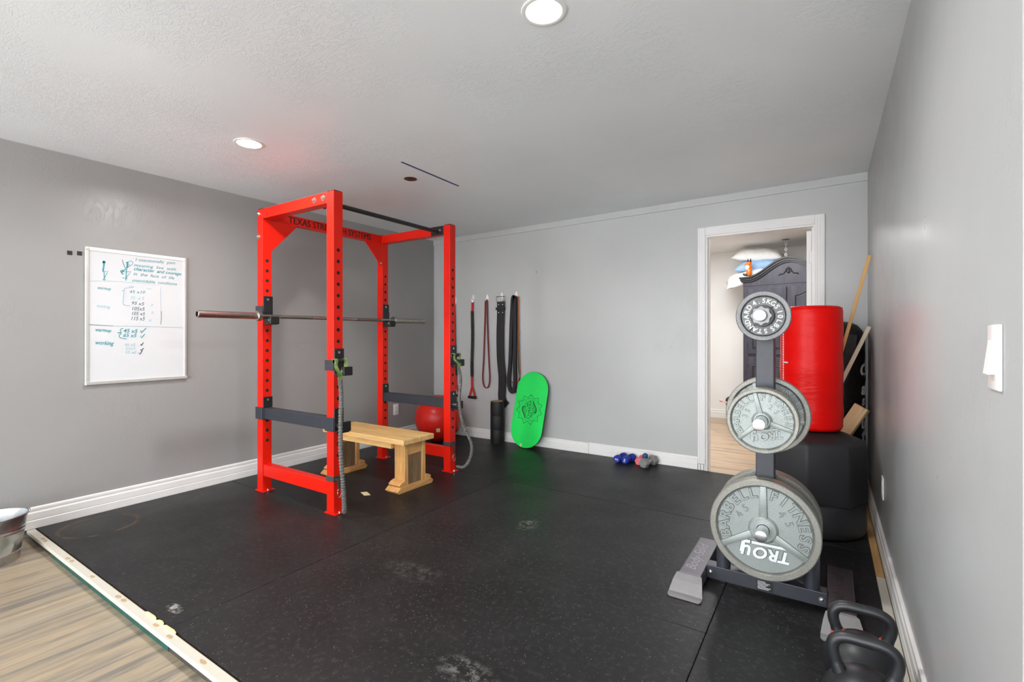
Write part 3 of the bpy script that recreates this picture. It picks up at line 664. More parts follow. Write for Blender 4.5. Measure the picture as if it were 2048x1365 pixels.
# ================================================================ POWER RACK
RX, RY, RD, RW, RH, PW = -2.729, 2.0139, 0.8504, 1.1752, 2.15, 0.073
rk = thing('power_rack', 'red steel power rack with four drilled posts, black stencil lettering', 'power rack', (RX-RD/2, RY+RW/2, 0))
posts = {'P1': (RX, RY), 'P2': (RX-RD, RY), 'P3': (RX-RD, RY+RW), 'P4': (RX, RY+RW)}   # corner with max x, min y
for k, (x, y) in posts.items():
    m = MB(); m.box((x-PW, y, 0.006), (x, y+PW, RH), 0.003, 2)
    m.use('hole'); z = 0.385
    while z < 1.78:
        m.lathe([(0, 0), (0.0125, 0), (0.0125, 0.0008), (0, 0.0008)], 16, frame((x, y+PW/2, z), (0, 1, 0), (0, 0, 1))); z += 0.0762
    po = m.build('post', 'red', rk, smooth=0)
    MB().box((x-PW+0.002, y+0.002, RH), (x-0.002, y+PW-0.002, RH+0.005), 0.002, 1).build('end_cap', 'plastic_black', po, smooth=0)
    MB().box((x-PW-0.012, y-0.012, 0), (x+0.03, y+PW+0.012, 0.006), 0.001, 1).build('base_plate', 'red', po, smooth=0)
    bo = MB(); bo.cyl((x+0.016, y+PW/2, 0.006), (x+0.016, y+PW/2, 0.016), 0.009, seg=6); bo.build('bolt', 'zinc', po, smooth=0)
for y in (RY, RY+RW):
    MB().box((RX-RD+0.0005, y, RH-0.0765), (RX-PW-0.0005, y+PW, RH-0.001), 0.003, 2).build('top_beam', 'red', rk, smooth=0)
    MB().box((RX-RD+0.0005, y+0.006, 0.118), (RX-PW-0.0005, y+PW-0.006, 0.205), 0.003, 2).build('bottom_beam', 'red', rk, smooth=0)
# rear crossmember with corner gussets and stencilled letters
xb0, xb1 = RX-RD-PW+0.004, RX-RD-0.006
ya, yb = RY+PW+0.0005, RY+RW-0.0005
cmb = MB().box((xb0, ya, RH-0.0785), (xb1, yb, RH-0.002), 0.003, 2).use('letter_black')
for q_ in (-0.0014, 0.0, 0.0014):
    cmb.text('TEXAS STRENGTH SYSTEMS', frame((xb1+0.0004+q_*0.1, (ya+yb)/2+0.004+q_, RH-0.0675), (0, 1, 0), (0, 0, 1)), size=0.078, extrude=0.0006, width=0.825)
cm = cmb.build('crossmember', 'red', rk, smooth=0)
for s_, y in ((1, ya), (-1, yb)):
    g = MB(); g.prism([(0, 0), (s_*0.20, 0), (s_*0.20, -0.012), (s_*0.04, -0.19), (s_*0.04, -0.215), (0, -0.215)] if s_ < 0 else [(0, 0), (0.21, 0), (0.21, -0.012), (0.0, -0.235)], 0.008, frame((xb1-0.004, y, RH-0.079), (0, 1, 0), (0, 0, 1)), 0.001)
    go = g.build('gusset', 'red', cm, smooth=0)
    if s_ > 0: continue
    bb = MB(); bb.cyl((xb1+0.004, y+s_*0.02, RH-0.27), (xb1+0.012, y+s_*0.02, RH-0.27), 0.009, seg=6); bb.build('bolt', 'zinc', cm, smooth=0)
# bolts with washers on the camera side of the front top beam and back-left post
for (x, z) in ((RX-0.205, 2.112), (RX-0.107, 2.112), (RX-RD-PW/2-0.017, 2.116), (RX-RD-PW/2-0.017, 1.941)):
    bb = MB(); bb.cyl((x, RY, z), (x, RY-0.003, z), 0.0195, seg=24); bb.cyl((x, RY-0.003, z), (x, RY-0.011, z), 0.012, seg=6); bb.cyl((x, RY-0.011, z), (x, RY-0.017, z), 0.007, seg=12)
    bb.build('bolt', 'zinc', rk, smooth=30)
# pull-up bar with end brackets
pb = MB(); pb.cyl((-2.865, RY+PW+0.008, 2.098), (-2.865, RY+RW-0.006, 2.098), 0.0165, seg=24)
pu = pb.build('pull_up_bar', 'black', rk)
for (y0, y1) in ((RY+PW+0.0005, RY+PW+0.007), (RY+RW-0.007, RY+RW-0.0005)):
    bk = MB(); bk.box((-2.945, y0, RH-0.082), (-2.805, y1, RH-0.004), 0.002, 1)
    yy = y1 if y0 < 2.5 else y0; s_ = 1 if y0 < 2.5 else -1
    bk.build('bar_bracket', 'black', pu, smooth=0)
    for x in (-2.835, -2.925):
        q = MB(); q.cyl((x, yy, 2.108), (x, yy+s_*0.009, 2.108), 0.011, seg=6); q.build('bolt', 'zinc', pu, smooth=0)
ZB = 1.331
# J-cups (lift off the posts)
def jcup(post, zt, label, group='black hooks on the red rack posts'):
    x, y = posts[post]; near = post in ('P1', 'P4')
    lt0, lb0, sad = (zt-0.118, zt-0.178, None) if near else (ZB-0.002, ZB-0.062, ZB-0.0145)
    t = thing('rack_hook', label, 'rack hook', (x, y+PW/2, zt-0.185), 0, group)
    pl = MB(); pl.box((x+0.001, y+0.002, zt-0.175), (x+0.009, y+PW+0.004, zt), 0.002, 1)
    pl.build('back_plate', 'black', t, smooth=0)
    sy = (y-0.008, y-0.0005) if post in ('P1', 'P2') else (y+PW+0.0005, y+PW+0.008)
    MB().box((x-PW-0.010, sy[0], zt-0.145), (x+0.009, sy[1], zt-0.075), 0.001, 1).build('side_bracket', 'charcoal', t, smooth=0)
    MB().box((x+0.009, y+0.004, lb0), (x+0.075, y+PW+0.002, lb0+0.012), 0.002, 1).build('saddle', 'black', t, smooth=0)
    if sad: MB().box((x+0.0095, y+0.006, lb0+0.0125), (x+0.0695, y+PW, sad), 0.002, 1).build('liner', 'plastic_black', t, smooth=0)
    lp = MB().box((x+0.070, y+0.003, lb0+0.002), (x+0.102, y+PW+0.002, lt0), 0.004, 1)
    l_ = lp.build('lip', 'plastic_black', t, smooth=0)
    q = MB(); q.cyl((x+0.086, y+0.004, (lb0+lt0)/2+0.002), (x+0.086, y-0.001, (lb0+lt0)/2+0.002), 0.0085, seg=16); q.build('bolt', 'zinc', l_)
    q = MB(); q.cyl((x+0.009, y+PW/2, zt-0.025), (x+0.012, y+PW/2, zt-0.025), 0.009, seg=16); q.build('pin', 'zinc', t)
    return t
jcup('P2', ZB+0.155, 'black rack hook cradling the near end of the barbell')
jcup('P3', ZB+0.155, 'black rack hook cradling the far end of the barbell')
jcup('P1', 1.098, 'black rack hook on the front post, green strap over it')
jcup('P4', 1.098, 'black rack hook on the far right post, green handle over it')
# safety arms
def safety(pa, pb_, out, label):
    xa, ya_ = posts[pa]; xb, _ = posts[pb_]
    t = thing('safety_arm', label, 'safety arm', (RX-RD/2, ya_+PW/2, 0.55), 0, 'black safety arms of the rack')
    MB().box((xb+0.009, ya_+0.004, 0.553), (xa-PW-0.001, ya_+PW-0.005, 0.636), 0.004, 2).build('tube', 'charcoal', t, smooth=0)
    yo = (ya_-0.010, ya_-0.001) if out < 0 else (ya_+PW+0.001, ya_+PW+0.010)
    for (x, zt) in ((xa, 0.70), (xb, 0.718)):
        MB().box((x+0.001, ya_+0.001, 0.545), (x+0.008, ya_+PW+0.002, zt), 0.002, 1).build('bracket', 'black', t, smooth=0)
        MB().box((x-PW-0.010, yo[0], 0.548), (x+0.008, yo[1], 0.640), 0.002, 1).build('wrap_plate', 'charcoal', t, smooth=0)
        MB().cyl((x+0.008, ya_+PW/2, zt-0.022), (x+0.011, ya_+PW/2, zt-0.022), 0.008, seg=16).build('pin', 'zinc', t)
    x, y = xa, ya_
    MB().box((x+0.008, y+0.004, 0.545), (x+0.075, y+PW-0.004, 0.553), 0.001, 1).build('shelf', 'black', t, smooth=0)
    MB().box((x+0.068, y+0.001, 0.553), (x+0.088, y+PW-0.001, 0.618), 0.003, 1).build('lip', 'plastic_black', t, smooth=0)
    MB().cyl((x+0.009, y+0.03, 0.585), (x+0.0675, y+0.03, 0.585), 0.0145, seg=20).build('roller_pin', 'steel', t)
safety('P1', 'P2', -1, 'black safety arm on the near side of the rack')
safety('P4', 'P3', 1, 'black safety arm on the far side of the rack')
# barbell resting in the back hooks
bx_ = RX-RD+0.043
bb = thing('barbell', 'steel barbell without plates racked across the back posts', 'barbell', (bx_, 2.628, ZB-0.025))
YC = 2.628; SH = 0.655
MB().cyl((bx_, YC-SH, ZB), (bx_, YC+SH, ZB), 0.0142, seg=24).build('shaft', 'steel', bb)
for (a, b2) in ((-0.50, -0.22), (0.22, 0.50), (-0.06, 0.06)):
    MB().cyl((bx_, YC+a, ZB), (bx_, YC+b2, ZB), 0.0147, seg=24).build('knurled_grip', 'knurl', bb)
for s_ in (-1, 1):
    q = MB(); q.lathe([(0.018, 0), (0.025, 0), (0.025, 0.40), (0.023, 0.402), (0.018, 0.402), (0.018, 0.36), (0, 0.36)], 32, frame((bx_, YC+s_*(SH+0.03), ZB), (1, 0, 0), (0, 0, -s_)))
    sl = q.build('sleeve', 'steel', bb)
    q = MB(); q.lathe([(0.0143, -0.002), (0.034, -0.002), (0.038, 0.003), (0.038, 0.027), (0.033, 0.032), (0.0143, 0.032)], 32, frame((bx_, YC+s_*(SH), ZB), (1, 0, 0), (0, 0, -s_)), True); q.build('collar', 'steel', bb)

# ---------------------------------------------------------------- resistance tubes on the rack
def coil_r(r, n):
    return lambda t: r*(1+0.16*math.sin(t*n*2*PI))
def tube_set(label, handle, path, strap_xy, strap_z, clip, wide):
    t = thing('resistance_tube', label, 'resistance tube', (path[-1][0], path[-1][1], 0.0), 0, 'green handled tubes on the rack')
    hx, hy, hz = handle
    MB().lathe([(0.010, -0.045), (0.0145, -0.045), (0.0145, 0.045), (0.010, 0.045)], 20, frame((hx, hy, hz), (1, 0, 0), (0, 0, 1)), True).build('handle', 'plastic_black', t)
    top = Vector(path[0])
    wb_ = MB()
    for s_ in (-1, 1):
        y = hy+s_*0.036
        wb_.strap(bez([(hx-0.015, y, hz-0.012), (hx-0.012, y, hz+0.010), (hx+0.002, y, hz+0.0175), (hx+0.014, y, hz+0.006), (hx+0.012, y, hz-0.035), (top.x+0.002, top.y+s_*0.012, top.z+0.045), (top.x, top.y+s_*0.004, top.z)], 8), 0.0022, 0.024, up=(0, 1, 0))
    w_ = wb_.build('webbing', 'web_camo', t); w_['label'] = 'green camouflage webbing of the handle'
    pts = bez(path, 40)
    n = len(pts)
    MB().tube(pts, coil_r(wide, 62), 12).build('sleeve', 'bungee_grey', t)
    x, y = strap_xy
    q = MB(); q.box((x-PW-0.004, y-0.004, strap_z-0.018), (x+0.004, y+PW+0.004, strap_z+0.018), 0.003, 1); 
    q.strap(bez([(x+0.004, y+0.01, strap_z), (x+0.014, y+0.03, strap_z-0.015), clip], 8), 0.003, 0.02, up=(0, 1, 0))
    st = q.build('anchor_strap', 'web_black', t); st['label'] = 'dark strap wrapped around the rack post'
    c = Vector(clip); ring = [c+Vector((0.004*math.cos(a), 0.011*math.cos(a), -0.026+0.03*math.sin(a))) for a in [2*PI*i/20 for i in range(20)]]
    MB().tube(ring, 0.0028, 8, True).build('carabiner', 'chrome', t)
    return t
x, y = posts['P1']
tube_set('grey resistance tube with green webbing hanging down the front post', (x+0.072, y-0.006+0.0, 1.005+0.012), [(x+0.083, y-0.012, 0.90), (x+0.086, y-0.006, 0.79), (x+0.094, y-0.016, 0.62), (x+0.094, y-0.014, 0.40), (x+0.10, y+0.0, 0.20), (x+0.094, y+0.012, 0.07), (x+0.07, y+0.03, 0.022)], (x, y), 0.232, (x+0.02, y+0.03, 0.165), 0.0135)
x, y = posts['P4']
tube_set('grey resistance tube with green webbing looping beside the far right post', (x+0.072, y-0.004, 1.005+0.012), [(x+0.10, y+0.0, 0.90), (x+0.11, y+0.01, 0.80), (x+0.115, y-0.014, 0.62), (x+0.13, y+0.02, 0.42), (x+0.19, y+0.05, 0.27), (x+0.19, y+0.05, 0.16), (x+0.13, y+0.04, 0.06), (x+0.05, y+0.03, 0.05)], (x, y), 0.24, (x+0.02, y+0.03, 0.15), 0.0125)

# ================================================================ BENCH
bn = thing('wooden_bench', 'short homemade pine bench standing inside the red rack', 'bench', (-3.11, 2.72, 0))
for (y0, y1) in ((2.548, 2.712), (2.715, 2.88)):
    MB().box((-3.60, y0, 0.362), (-2.632, y1, 0.402), 0.004, 2).build('top_plank', 'pine_x', bn, smooth=0)
MB().box((-3.455, 2.565, 0.318), (-2.785, 2.599, 0.361), 0.003, 1).build('apron', 'pine_x', bn, smooth=0)
MB().box((-3.455, 2.829, 0.318), (-2.785, 2.863, 0.361), 0.003, 1).build('apron', 'pine_x', bn, smooth=0)
for xc in (-2.728, -3.52):
    ft = MB(); ft.prism([(2.532, 0.0), (2.885, 0.0), (2.905, 0.018), (2.88, 0.044), (2.55, 0.044), (2.515, 0.018)], 0.135, frame((xc-0.0675, 0, 0), (0, 1, 0), (0, 0, 1)), 0.002)
    ft.build('foot', 'pine_y', bn, smooth=0)
    for (y0, s_) in ((2.60, -1), (2.828, 1)):
        MB().box((xc-0.055, min(y0, y0-s_*0.04), 0.044), (xc+0.055, max(y0, y0-s_*0.04), 0.3615), 0.003, 1).build('leg_board', 'pine_z', bn, smooth=0)
        g = MB(); g.prism([(y0, 0.0445), (y0+s_*0.045, 0.0445), (y0+s_*0.058, 0.058), (y0+s_*0.035, 0.075), (y0, 0.085)], 0.12, frame((xc-0.06, 0, 0), (0, 1, 0), (0, 0, 1)))
        g.build('foot_block', 'pine_y', bn, smooth=0)
    pn = MB().box((xc-0.042, 2.6405, 0.044), (xc+0.045, 2.7875, 0.268), 0.002, 1).build('leg_panel', 'pine_dark', bn, smooth=0); pn['label'] = 'darker board inside the leg'
    MB().box((xc-0.05, 2.6405, 0.2685), (xc+0.052, 2.7875, 0.3615), 0.002, 1).build('leg_block', 'pine_y', bn, smooth=0)
tag(MB().prism([(-2.945, 2.41), (-2.86, 2.375), (-2.83, 2.41), (-2.915, 2.446)], 0.0006, Matrix.Translation((0, 0, 0.0006))).build('paper_scrap', 'sticker', smooth=0), 'small cream paper sticker lying on the mat before the bench', 'paper scrap')

# ================================================================ BALL
ba = thing('exercise_ball', 'large shiny red exercise ball in the back left corner', 'exercise ball', (-3.655, 4.07, 0))
bm_ = MB(); R = 0.262; prof = []
for i in range(97):
    a = -PI/2+PI*i/96; rr = R*(1+0.0022*math.sin(a*60) if abs(a) < 1.0 else 1)
    prof.append((max(0.0, rr*math.cos(a)), rr*math.sin(a)*0.985))
bm_.lathe(prof, 64, Matrix.Translation((-3.655, 4.07, R*0.985)) @ Matrix.Rotation(0.35, 4, 'Y') @ Matrix.Rotation(-0.3, 4, 'X'))
bm_.build('shell', 'ball', ba, smooth=60)
d = Vector((3.655*0.75, -4.07*1.0, -0.75)).normalized(); d = Vector((0.62, -0.70, -0.36)).normalized()
pc = Vector((-3.655, 4.07, R*0.985))+d*(R*0.997)
xx = Vector((0, 0, 1)).cross(d).normalized(); yy = d.cross(xx)
MB().box((-0.02, -0.022, -0.001), (0.02, 0.022, 0.0025), 0.002, 1, frame(pc, xx, yy)).build('sticker', 'sticker', ba)

# ================================================================ HOOKS AND WHAT HANGS ON THEM
HK = [(-3.738, 1.61), (-3.465, 1.622), (-3.262, 1.613), (-3.06, 1.627), (-2.866, 1.63)]
hw = ['white wall hook at the far left, holding the half hidden black bungee', 'white wall hook holding the black bungee with the red handle', 'white wall hook holding the thin red loop band', 'white wall hook holding the black leather belt', 'white wall hook holding the thick bundle of loop bands']
for (x, z), lb in zip(HK, hw):
    t = thing('wall_hook', lb, 'hook', (x, YB, z-0.035), 0, 'white adhesive hooks on the back wall')
    pl = [(0.019*math.sin(a)*(1-0.35*max(0, math.cos(a))), 0.044*math.cos(a)) for a in [2*PI*i/24 for i in range(24)]]
    MB().prism(pl, 0.006, frame((x, YB-0.0005, z), (1, 0, 0), (0, 0, 1)), 0.0015).build('pad', 'white_plastic', t)
    MB().tube(bez([(x, YB-0.006, z-0.012), (x, YB-0.018, z-0.026), (x, YB-0.030, z-0.024), (x, YB-0.034, z-0.010)], 6), 0.0055, 10).build('hook_arm', 'white_plastic', t)
def hang_y(z): return YB-0.026
def bungee(x, z, label, zs, ze, sway):
    t = thing('bungee_strap', label, 'bungee strap', (x, YB-0.024, ze), 0, 'red and black bungees on the back wall')
    y = YB-0.024
    ring = [Vector((x+0.009*math.sin(a), y, z-0.032+0.022*math.cos(a))) for a in [2*PI*i/20 for i in range(20)]]
    MB().tube(ring, 0.0024, 8, True, up=(0, 1, 0)).build('carabiner', 'chrome', t)
    MB().strap(bez([(x, y, z-0.052), (x+0.001, y, z-0.09), (x-0.003, y, zs+0.0)], 6), 0.026, 0.004, up=(0, 1, 0)).build('tab', 'web_red', t)
    pts = bez([(x-0.003, y, zs+0.004), (x+0.004, y-0.002, zs*0.7+ze*0.3), (x+sway, y-0.004, zs*0.4+ze*0.6), (x+sway*1.3, y, ze+0.25)], 30)
    MB().tube(pts, coil_r(0.0165, 46), 12).build('sleeve', 'bungee', t)
    xe = x+sway*1.3; y2 = y
    w2 = MB(); w2.strap(bez([(xe, y2, ze+0.255), (xe, y2, ze+0.16), (xe+0.003, y2, ze+0.12)], 6), 0.026, 0.004, up=(0, 1, 0))
    for s_ in (-1, 1): w2.strap(bez([(xe+0.003, y2, ze+0.14), (xe+s_*0.020+0.004, y2, ze+0.08), (xe+s_*0.040+0.004, y2, ze+0.012)], 6), 0.022, 0.0035, up=(0, 1, 0))
    w2.build('webbing', 'web_red', t)
    MB().cyl((xe-0.052, y2, ze+0.008), (xe+0.06, y2, ze+0.008), 0.0165, seg=18, bev=0.004).build('handle', 'plastic_black', t)
bungee(HK[0][0], HK[0][1], 'black bungee with red ends, mostly hidden behind the rack post', 1.47, 0.46, 0.02)
bungee(HK[1][0], HK[1][1], 'black bungee with red ends and a black handle, left of the red band', 1.465, 0.455, -0.004)
def band(name, label, x, z, zb, w_top, w_bot, width, th, mat, off=0.0, lean=0.0, group='loop bands on the back wall'):
    y = YB-0.024-off
    pts = [(x-w_top*0.6, y, z-0.05), (x-w_top*0.25, y, z-0.024), (x+w_top*0.25, y, z-0.024), (x+w_top*0.6, y, z-0.05)]
    zz = z-zb
    pts += [(x+w_top+lean*0.3, y, z-zz*0.35), (x+w_bot*0.75+lean*0.7, y, z-zz*0.7), (x+w_bot+lean, y, zb+0.11), (x+w_bot*0.6+lean, y, zb+0.02), (x+lean, y, zb), (x-w_bot*0.7+lean, y, zb+0.03), (x-w_bot+lean, y, zb+0.13), (x-w_bot*0.7+lean*0.7, y, z-zz*0.65), (x-w_top+lean*0.3, y, z-zz*0.3)]
    P = bez(pts+[pts[0]], 8)[:-1]
    # the band is a strip standing edge-on: its width runs out from the wall
    m = MB(); m.sweep(P, [(-th/2, -width/2), (th/2, -width/2), (th/2, width/2), (-th/2, width/2)], True, up=(0, 1, 0))
    o = m.build(name, mat); return tag(o, label, 'resistance band', group)
band('loop_band', 'thin dark red loop band hanging between the bungee and the belt', HK[2][0], HK[2][1], 0.585, 0.020, 0.050, 0.016, 0.010, 'band_red')
band('loop_band', 'wide black loop band on the rightmost hook, front of its bundle', HK[4][0]-0.012, HK[4][1], 0.565, 0.023, 0.040, 0.020, 0.040, 'band_black', 0.014, -0.022)
band('loop_band', 'dark green loop band on the rightmost hook, against the wall', HK[4][0], HK[4][1]-0.004, 0.555, 0.040, 0.082, 0.012, 0.010, 'band_green', -0.006, -0.03)
band('loop_band', 'orange brown loop band on the rightmost hook, right side of the bundle', HK[4][0]+0.022, HK[4][1], 0.66, 0.034, 0.074, 0.010, 0.008, 'band_orange', 0.001, -0.035)
# leather belt
x, z = HK[3]
be = thing('weightlifting_belt', 'black leather lifting belt with steel buckle hanging on the wall', 'belt', (x, YB-0.02, 0.4))
y = YB-0.024
P = bez([(x+0.004, y-0.004, z-0.06), (x+0.0, y, z-0.2), (x-0.008, y, 1.2), (x-0.002, y-0.004, 0.98), (x+0.004, y, 0.86), (x+0.022, y-0.004, 0.72), (x+0.018, y, 0.60), (x+0.014, y, 0.50), (x+0.034, y, 0.44), (x+0.075, y+0.004, 0.40)], 10)
MB().strap(P, 0.098, 0.009, up=(0, 1, 0)).build('strap', 'leather', be, smooth=60)
st = MB()
for o_ in (-0.016, 0.016): st.strap([p+Vector((o_, -0.0052, 0)) for p in P], 0.004, 0.0008, up=(0, 1, 0))
st.build('stitching', 'web_black', be, smooth=60)
MB().box((x-0.066, y-0.010, z-0.155), (x+0.058, y+0.008, z-0.125), 0.003, 1).build('keeper', 'leather', be, smooth=0)
bk = MB(); rr = 0.0045
bk.tube([(x-0.054, y-0.008, z-0.062), (x-0.054, y-0.008, z-0.004), (x+0.060, y-0.008, z-0.004), (x+0.060, y-0.008, z-0.062)], rr, 8, True, up=(0, 1, 0.01))
bk.cyl((x-0.012, y-0.008, z-0.066), (x-0.012, y-0.008, z-0.0), 0.0035, seg=8); bk.cyl((x+0.018, y-0.008, z-0.066), (x+0.018, y-0.008, z-0.0), 0.0035, seg=8)
bk.build('buckle', 'steel', be)
rv = MB()
for (dx, dz) in ((-0.026, -0.095), (0.028, -0.095), (-0.026, -0.185), (0.028, -0.185)): rv.sphere((x+dx, y-0.0055, z+dz), 0.007, (1, 0.5, 1), 12)
rv.build('rivet', 'chrome', be)

# ================================================================ ROLLER AND BALANCE BOARD
ro = thing('roller', 'upright black roller with cork ends by the back wall', 'roller', (-3.050, 4.366, 0))
R = 0.0785; H = 0.462
MB().lathe([(R*0.8, 0.004), (R*0.93, 0.004), (R*0.985, 0.02), (R*0.985, 0.03), (R, 0.034), (R, 0.14), (R*0.985, 0.143), (R*0.985, 0.155), (R, 0.158), (R, 0.29), (R*0.985, 0.293), (R*0.985, 0.305), (R, 0.308), (R, H-0.034), (R*0.985, H-0.03), (R*0.985, H-0.02), (R*0.93, H-0.004), (R*0.8, H-0.004)], 48, Matrix.Translation((-3.05, 4.366, 0))).build('grip_sleeve', 'rubber_black', ro, smooth=25)
for z in (0.0, H-0.008): MB().cyl((-3.05, 4.366, z), (-3.05, 4.366, z+0.008), R*0.8, seg=40).build('end_disc', 'cork', ro)
# green board leaning on the wall: local x across, y up the board, z out of its face
lean = math.radians(10.0); tilt = math.radians(-4.6)
bo = Vector((-2.668, 4.292, 0.004))
yax = Vector((0, math.sin(lean), math.cos(lean))); xax = Vector((1, 0, 0)); nrm = xax.cross(yax)
F = frame(bo, xax, yax) @ Matrix.Rotation(tilt, 4, 'Z')
BLn, BW = 0.805, 0.385; r = BW/2
pl = [(r*math.cos(a), BLn-r+r*math.sin(a)) for a in [PI*i/32 for i in range(33)]]+[(r*math.cos(a), r+r*math.sin(a)) for a in [PI+PI*i/32 for i in range(33)]]
gb = thing('balance_board', 'bright green oval balance board with a lotus emblem leaning on the wall', 'balance board', bo)
MB().prism(pl, -0.012, F @ Matrix.Translation((0, 0, 0.0)), 0.002).build('deck', 'green_edge', gb)
gface = MB().prism([(p[0]*0.992, BLn/2+(p[1]-BLn/2)*0.996) for p in pl], 0.0015, F)
em = MB(); em2 = MB(); cyb = BLn*0.50; Zf = 0.0021
def bp(u, v_): return F @ Vector((u, cyb+v_, Zf))
def bstroke(m, pts, wd, closed=False): m.strap([bp(*p) for p in pts], wd, 0.0006, closed, up=nrm)
RL, RI = 0.160, 0.128; NP = 11
for k in range(NP):
    a0 = 2*PI*k/NP+PI/2; a1 = 2*PI*(k+1)/NP+PI/2; am = (a0+a1)/2
    pts = []
    for i in range(13):
        t_ = i/12; a = a0+(a1-a0)*t_; q = abs(2*t_-1); rad = RI+(RL-RI)*(q**1.7)
        pts.append((rad*math.cos(a), rad*math.sin(a)))
    bstroke(em, pts, 0.004)
bstroke(em2, [(0.118*math.cos(2*PI*i/48), 0.118*math.sin(2*PI*i/48)) for i in range(48)], 0.003, True)
ta = math.radians(90-4)
for s_ in (-1, 1): bstroke(em2, [(s_*0.025, -0.113), (s_*0.025, 0.113)], 0.002)
em.text('CHAKRA', F @ Matrix.Translation((0.017, cyb, Zf)) @ Matrix.Rotation(PI/2, 4, 'Z'), size=0.05, extrude=0.0004, width=0.2)
for s_ in (-1, 1):     # curling wave shapes either side of the word
    def sw(p): return (s_*p[0], s_*p[1])
    for (k, w_) in ((0, 0.011), (1, 0.005), (2, 0.004), (3, 0.004)):
        o_ = k*0.011
        pts = [(-0.034, -0.095+o_*2.1), (-0.055+o_*0.4, -0.06+o_*1.8), (-0.082+o_*0.9, -0.02+o_*1.2), (-0.084+o_*1.1, 0.014+o_*0.4), (-0.072+o_*0.8, 0.026)]
        bstroke(em, [(sw(p)) for p in [(q.x, q.y) for q in bez([(a, b_, 0) for a, b_ in pts], 5)]], w_)
    bstroke(em2, [sw((q.x, q.y)) for q in bez([(-0.075, 0.03, 0), (-0.06, 0.045, 0), (-0.045, 0.03, 0), (-0.05, 0.01, 0)], 5)], 0.004)
    bstroke(em, [sw((-0.030, 0.03)), sw((-0.036, 0.05)), sw((-0.030, 0.075))], 0.007)
em2.text('Surf', F @ Matrix.Translation((-0.045, cyb+0.068, Zf)) @ Matrix.Rotation(PI/2, 4, 'Z'), size=0.028, extrude=0.0004, shear=0.3)
em2.text('Wave', F @ Matrix.Translation((0.056, cyb-0.062, Zf)) @ Matrix.Rotation(PI/2, 4, 'Z'), size=0.022, extrude=0.0004, shear=0.3)
gface.take(em2, 'ink_mid').take(em, 'ink').build('top_face', 'green', gb, smooth=0)
MB().box((-0.045, 0.008, 0.0012), (-0.026, 0.038, 0.0022), 0, 1, F).build('sticker', 'sticker', gb, smooth=0)

# ================================================================ DUMBBELLS
def dumbbell(label, p0, p1, r, hl, sides, mat, hmat, digit=None, rot=0.0, name='dumbbell', spin=0.0):
    p0 = Vector(p0); p1 = Vector(p1); d = (p1-p0).normalized(); L = (p1-p0).length
    t = thing(name, label, 'dumbbell', ((p0+p1)/2).xy.to_3d(), 0, 'small dumbbells on the mat by the back wall')
    up = Vector((0, 0, 1)); sx = up.cross(-d).normalized()
    F_ = frame(p0, sx, up)      # local z points from p0 towards the viewer
    for (a, b2) in ((0, hl), (L-hl, L)):
        m = MB(); m.lathe([(0, -a), (r*0.86, -a), (r, -a-hl*0.16), (r, -b2+hl*0.16), (r*0.86, -b2), (0, -b2)], sides, F_ @ Matrix.Rotation(rot, 4, 'Z'))
        h = m.build('head', mat, t, smooth=20 if sides < 12 else 40)
        if digit and a == 0:
            dm = MB(); dm.text(digit, F_ @ Matrix.Rotation(spin, 4, 'Z') @ Matrix.Translation((0, -r*0.42, 0.0006)), size=r*1.15, extrude=0.0005, bold=0.001); dm.build('number', 'white_print', h, smooth=0)
    MB().cyl(p0+d*(hl-0.003), p0+d*(L-hl+0.003), r*0.42, seg=18).build('handle', hmat, t)
    return t
dumbbell('small blue dumbbell, left one of the blue pair, number facing out', (-1.632, 4.262, 0.0355), (-1.612, 4.425, 0.0355), 0.0355, 0.050, 24, 'blue', 'blue', '5', 0.0, 'dumbbell', 1.35)
dumbbell('small blue dumbbell, right one of the blue pair, number facing out', (-1.556, 4.268, 0.0355), (-1.530, 4.431, 0.0355), 0.0355, 0.050, 24, 'blue', 'blue', '5', 0.0, 'dumbbell', -0.35)
hx = PI/6*0
dumbbell('grey hexagonal dumbbell nearest the doorway, against the baseboard', (-1.376, 4.235, 0.0399), (-1.325, 4.43, 0.0399), 0.046, 0.058, 6, 'grey_hex', 'steel', None, 0.0, 'hex_dumbbell')
dumbbell('pink dumbbell tucked behind the grey hexagonal one', (-1.436, 4.300, 0.0347), (-1.434, 4.430, 0.0347), 0.040, 0.040, 6, 'pink', 'pink', None, 0.0, 'hex_dumbbell')
tag(MB().sphere((-1.388, 4.345, 0.083), 0.0265).build('massage_ball', 'blue_ball'), 'small dark blue ball resting between the pink and grey dumbbells', 'ball')

